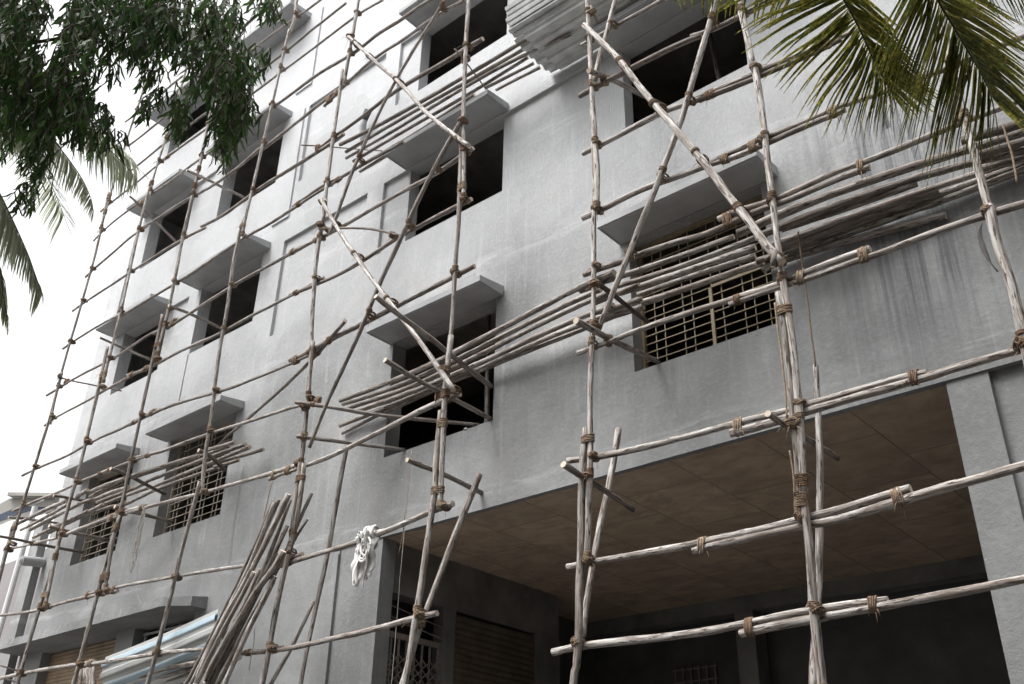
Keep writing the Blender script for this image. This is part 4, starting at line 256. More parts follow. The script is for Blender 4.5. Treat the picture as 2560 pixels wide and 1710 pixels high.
BRC = [(0.034,0.1,[(-6.758,-0.3,5.426),(-6.811,-0.35,5.204),(-6.878,-0.406,4.96),(-6.944,-0.467,4.702),(-6.997,-0.525,4.456),(-7.039,-0.578,4.233),(-7.08,-0.629,4.027),(-7.119,-0.68,3.825),(-7.139,-0.736,3.603),(-7.159,-0.792,3.381),(-7.184,-0.85,3.162)],'slanting prop pole beside the bottom of the sixth upright,lashed to its short cross pole','cross_pole'),(0.034,0.1,[(-4.959,-0.3,5.449),(-4.98,-0.378,5.117),(-5.004,-0.457,4.792),(-5.028,-0.533,4.492),(-5.045,-0.612,4.192),(-5.051,-0.688,3.909),(-5.047,-0.755,3.666),(-5.031,-0.82,3.434)],'slanting prop pole crossing behind the bottom of the seventh upright','brace_pole'),(0.032,0.15,[(-2.926,-0.35,5.451),(-2.932,-0.387,5.209),(-2.936,-0.431,4.933),(-2.939,-0.476,4.659),(-2.949,-0.512,4.445),(-2.967,-0.552,4.223),(-2.977,-0.591,4.006),(-2.989,-0.632,3.79),(-3.005,-0.673,3.58),(-3.028,-0.718,3.356),(-3.054,-0.776,3.079),(-3.074,-0.84,2.784)],'slanting prop pole converging on the bottom of the eighth upright,cord tied to its top','brace_pole'),(0.03,0.0,[(-9.205,-0.97,12.894),(-8.898,-0.97,12.488),(-8.586,-0.97,12.064),(-8.277,-0.97,11.653),(-8.021,-0.97,11.33),(-7.792,-0.97,11.014),(-7.553,-0.97,10.657),(-7.367,-0.97,10.381),(-7.187,-0.97,10.139),(-6.956,-0.97,9.853),(-6.713,-0.97,9.557),(-6.504,-0.97,9.314)],'white diagonal brace running down from the fifth to the sixth upright,above the middle window','brace_pole'),(0.026,0.35,[(-6.942,-0.95,12.455),(-7.123,-0.95,12.225),(-7.328,-0.95,12.004),(-7.57,-0.95,11.756),(-7.804,-0.95,11.504),(-7.995,-0.95,11.276),(-8.179,-0.95,11.027),(-8.38,-0.95,10.702),(-8.581,-0.95,10.346),(-8.74,-0.95,10.01),(-8.874,-0.95,9.629),(-8.978,-0.95,9.344),(-9.057,-0.95,9.171)],'grey diagonal brace leaning right,from the fifth upright up past the top middle window','brace_pole'),(0.03,0.5,[(-6.655,-0.95,9.838),(-6.841,-0.95,9.622),(-7.049,-0.95,9.358),(-7.292,-0.95,9.004),(-7.505,-0.95,8.655),(-7.639,-0.95,8.427),(-7.772,-0.95,8.195),(-7.928,-0.95,7.912),(-8.082,-0.95,7.598),(-8.254,-0.95,7.281),(-8.45,-0.95,6.953),(-8.62,-0.95,6.671),(-8.775,-0.95,6.373),(-8.905,-0.95,6.07)],'brown diagonal brace leaning right between the fifth and sixth uprights,below the middle sunshade','brace_pole'),(0.031,0.0,[(-9.291,-0.99,9.844),(-9.097,-0.99,9.534),(-8.873,-0.99,9.196),(-8.634,-0.99,8.859),(-8.413,-0.99,8.563),(-8.289,-0.99,8.397),(-8.264,-0.99,8.357),(-8.128,-0.99,8.171),(-7.902,-0.99,7.885),(-7.644,-0.99,7.556),(-7.363,-0.99,7.196),(-7.077,-0.99,6.826),(-6.852,-0.99,6.531),(-6.681,-0.99,6.299),(-6.519,-0.99,6.078)],'white diagonal brace running down to the sixth upright in front of the lower middle window','brace_pole'),(0.038,0.0,[(-4.766,-0.98,10.122),(-4.581,-0.98,9.8),(-4.424,-0.98,9.514),(-4.292,-0.98,9.255),(-4.173,-0.98,8.992),(-4.051,-0.98,8.722),(-3.959,-0.98,8.523),(-3.87,-0.98,8.343),(-3.76,-0.98,8.126),(-3.663,-0.98,7.927),(-3.607,-0.98,7.824),(-3.536,-0.98,7.683),(-3.449,-0.98,7.497),(-3.358,-0.98,7.295),(-3.281,-0.98,7.112),(-3.213,-0.98,6.954),(-3.141,-0.98,6.8),(-3.068,-0.98,6.642),(-3.007,-0.98,6.501),(-2.956,-0.98,6.376),(-2.894,-0.98,6.251),(-2.821,-0.98,6.116)],'thick white diagonal brace running down from the seventh to the eighth upright','brace_pole'),(0.031,0.0,[(-4.293,-0.93,10.528),(-4.37,-0.93,10.258),(-4.453,-0.93,9.991),(-4.524,-0.93,9.769),(-4.588,-0.93,9.575),(-4.642,-0.93,9.398),(-4.679,-0.93,9.234)],'short white diagonal pole at the top of the seventh upright,beside the stacked sheets','brace_pole'),(0.033,0.1,[(-3.08,-0.95,9.598),(-3.163,-0.95,9.37),(-3.264,-0.95,9.088),(-3.391,-0.95,8.761),(-3.527,-0.95,8.429),(-3.63,-0.95,8.187),(-3.709,-0.95,8.015),(-3.828,-0.95,7.769),(-4.005,-0.95,7.433),(-4.176,-0.95,7.137),(-4.27,-0.95,6.963),(-4.349,-0.95,6.816),(-4.463,-0.95,6.612),(-4.583,-0.95,6.393),(-4.676,-0.95,6.221)],'long pale diagonal brace leaning right from the seventh upright over the grille window sunshade','brace_pole'),(0.018,0.75,[(-9.335,-0.93,9.409),(-9.014,-0.93,9.271),(-8.678,-0.93,9.123),(-8.376,-0.93,8.98),(-8.125,-0.93,8.846),(-7.895,-0.93,8.705),(-7.662,-0.93,8.554)],'thin grey pole arched across from the fifth upright under the middle window','brace_pole'),(0.026,0.55,[(-8.472,-0.97,7.627),(-8.823,-0.869,7.58),(-9.178,-0.769,7.534),(-9.536,-0.676,7.502),(-9.912,-0.584,7.473),(-10.332,-0.485,7.444),(-10.765,-0.388,7.421),(-11.187,-0.297,7.395),(-11.62,-0.207,7.375),(-12.019,-0.126,7.351),(-12.374,-0.05,7.303)],'thin crooked pole sloping down left from the fifth upright into the grille window','brace_pole'),(0.03,0.75,[(-2.861,-1.0,6.232),(-2.865,-1.0,6.165),(-2.897,-1.0,6.09)],'short crooked stub lashed on the lower left of the rope knot,eighth upright','brace_pole'),(0.033,0.45,[(-4.68,-1.332,6.083),(-4.68,-1.087,6.102),(-4.68,-0.82,6.121),(-4.68,-0.504,6.152),(-4.68,-0.206,6.19),(-4.68,0.023,6.219)],'short cross pole from the seventh upright,resting its far end on the grille window sill','cross_pole'),(0.028,0.95,[(-4.75,-0.901,6.723),(-4.75,-0.609,6.72),(-4.75,-0.228,6.691),(-4.75,0.036,6.681)],'bark-brown cross pole carrying the right deck at the grille window','cross_pole'),(0.03,0.4,[(-6.9,-1.633,6.293),(-6.9,-1.391,6.269),(-6.9,-1.103,6.25),(-6.9,-0.815,6.237),(-6.9,-0.56,6.228),(-6.9,-0.293,6.223),(-6.9,-0.012,6.216)],'short cross pole from the sixth upright to the sill of the lower middle window','cross_pole'),(0.033,0.45,[(-6.9,-1.831,6.96),(-6.9,-1.689,6.925),(-6.9,-1.518,6.895),(-6.9,-1.304,6.866),(-6.9,-1.041,6.822),(-6.9,-0.781,6.766),(-6.9,-0.549,6.713),(-6.9,-0.297,6.667),(-6.9,-0.004,6.618)],'curved cross pole from the sixth upright carrying the middle deck','cross_pole'),(0.028,0.8,[(-16.04,-1.51,6.274),(-16.04,-1.212,6.29),(-16.04,-0.855,6.308),(-16.04,-0.429,6.333),(-16.04,-0.002,6.359)],'thin cross pole running to the sill of the leftmost grille window','cross_pole'),(0.032,0.6,[(-13.36,-0.947,6.316),(-13.36,-0.768,6.305),(-13.36,-0.411,6.323),(-13.36,0.001,6.323)],'short cross pole behind the third upright,ending at the sill of the second grille window','cross_pole'),(0.036,0.5,[(-15.21,-1.018,6.379),(-15.21,-0.813,6.372),(-15.21,-0.578,6.371),(-15.21,-0.299,6.38),(-15.21,0.001,6.398)],'thick short cross pole from the second upright into the leftmost grille window','cross_pole'),(0.032,0.5,[(-4.6,-1.142,9.21),(-4.6,-0.939,9.292),(-4.6,-0.742,9.373),(-4.6,-0.51,9.465),(-4.6,-0.229,9.564),(-4.6,0.083,9.672),(-4.6,0.415,9.792)],'cross pole from the seventh upright to the top right window sill','cross_pole'),(0.028,0.2,[(-13.01,-1.161,12.136),(-13.01,-0.86,12.173),(-13.01,-0.533,12.2),(-13.01,-0.232,12.22),(-13.01,-0.012,12.234)],'pale cross pole from the third upright towards the upper left middle window','cross_pole'),(0.027,0.5,[(-13.01,-0.965,9.561),(-13.01,-0.775,9.572),(-13.01,-0.532,9.582),(-13.01,-0.265,9.583),(-13.01,-0.001,9.576)],'short cross pole from the third upright between the second-row windows','cross_pole'),(0.026,0.45,[(-15.1,-1.009,9.698),(-15.1,-0.771,9.684),(-15.1,-0.432,9.673),(-15.1,0.004,9.668)],'short cross pole from the second upright across the second-row left window','cross_pole'),(0.027,0.35,[(-15.1,-1.114,12.633),(-15.1,-0.957,12.584),(-15.1,-0.775,12.511),(-15.1,-0.544,12.406),(-15.1,-0.287,12.293),(-15.1,-0.054,12.185)],'short cross pole from the second upright across the third-row left window','cross_pole'),(0.016,0.7,[(-16.528,-0.93,9.416),(-16.376,-0.756,9.367),(-16.191,-0.545,9.328),(-15.996,-0.327,9.284),(-15.793,-0.1,9.236)],'thin twig-like cross pole from the first upright towards the second upright','cross_pole'),(0.034,0.9,[(-11.45,-0.892,6.716),(-11.45,-0.79,6.713),(-11.45,-0.677,6.682),(-11.45,-0.559,6.631),(-11.45,-0.428,6.564)],'rusty cross pole under the second-window end of the left deck,fourth upright','cross_pole'),(0.03,0.7,[(-13.45,-1.091,6.876),(-13.45,-0.943,6.871),(-13.45,-0.797,6.857),(-13.45,-0.652,6.831),(-13.45,-0.495,6.803),(-13.45,-0.33,6.778),(-13.45,-0.148,6.754)],'bark-grey cross pole carrying the left deck at the third upright','cross_pole'),(0.027,0.8,[(-15.25,-1.047,6.878),(-15.25,-0.918,6.893),(-15.25,-0.777,6.906),(-15.25,-0.613,6.922),(-15.25,-0.416,6.94),(-15.25,-0.191,6.949),(-15.25,0.002,6.949)],'dark cross pole under the left deck at the second upright','cross_pole'),(0.024,0.45,[(-17.0,-0.958,6.912),(-17.0,-0.779,6.939),(-17.0,-0.572,6.969),(-17.0,-0.326,7.002),(-17.0,-0.049,7.041),(-17.0,0.243,7.078)],'pale cross pole under the far left end of the deck,first upright','cross_pole'),(0.028,0.6,[(-9.155,-1.05,6.697),(-8.865,-0.882,6.631),(-8.627,-0.74,6.567),(-8.379,-0.589,6.495),(-8.127,-0.432,6.439),(-7.859,-0.264,6.391),(-7.557,-0.069,6.339),(-7.221,0.15,6.28)],'cross pole under the left end of the middle deck,fifth upright','cross_pole'),(0.026,0.4,[(-9.117,-1.0,6.255),(-8.955,-0.8,6.247),(-8.785,-0.593,6.236),(-8.574,-0.339,6.217),(-8.289,0.0,6.193)],'pale cross pole from the fifth upright to the lower middle window sill','cross_pole'),(0.03,0.35,[(-7.0,-1.126,5.391),(-7.0,-0.935,5.395),(-7.0,-0.716,5.399),(-7.0,-0.463,5.391),(-7.0,-0.212,5.376),(-7.0,0.004,5.362)],'short cross pole above the carport beam at the sixth upright','cross_pole'),(0.031,0.65,[(-4.93,-1.2,4.807),(-4.93,-0.991,4.779),(-4.93,-0.743,4.751),(-4.93,-0.46,4.717),(-4.93,-0.162,4.68)],'short cross pole above the carport beam at the seventh upright','cross_pole'),(0.028,0.5,[(-3.0,-1.198,4.728),(-3.0,-1.035,4.729),(-3.0,-0.823,4.735),(-3.0,-0.561,4.747),(-3.0,-0.277,4.754),(-3.0,0.01,4.756)],'short cross pole at the eighth upright reaching under the carport ceiling','cross_pole'),(0.011,0.97,[(-9.89,-1.05,11.088),(-9.699,-0.802,11.125),(-9.528,-0.584,11.142),(-9.34,-0.35,11.161),(-9.137,-0.1,11.188)],'thin rebar cross rod at the fifth upright under the upper deck','cross_rod'),(0.011,0.97,[(-6.75,-1.066,10.971),(-6.75,-0.854,10.901),(-6.75,-0.681,10.825),(-6.75,-0.462,10.723)],'rusty rebar cross rod at the sixth upright under the upper deck','cross_rod'),(0.015,0.97,[(-4.7,-0.929,10.429),(-4.7,-0.883,10.343),(-4.7,-0.795,10.257)],'rusty cross rod under the stacked sheets at the seventh upright','cross_rod')]
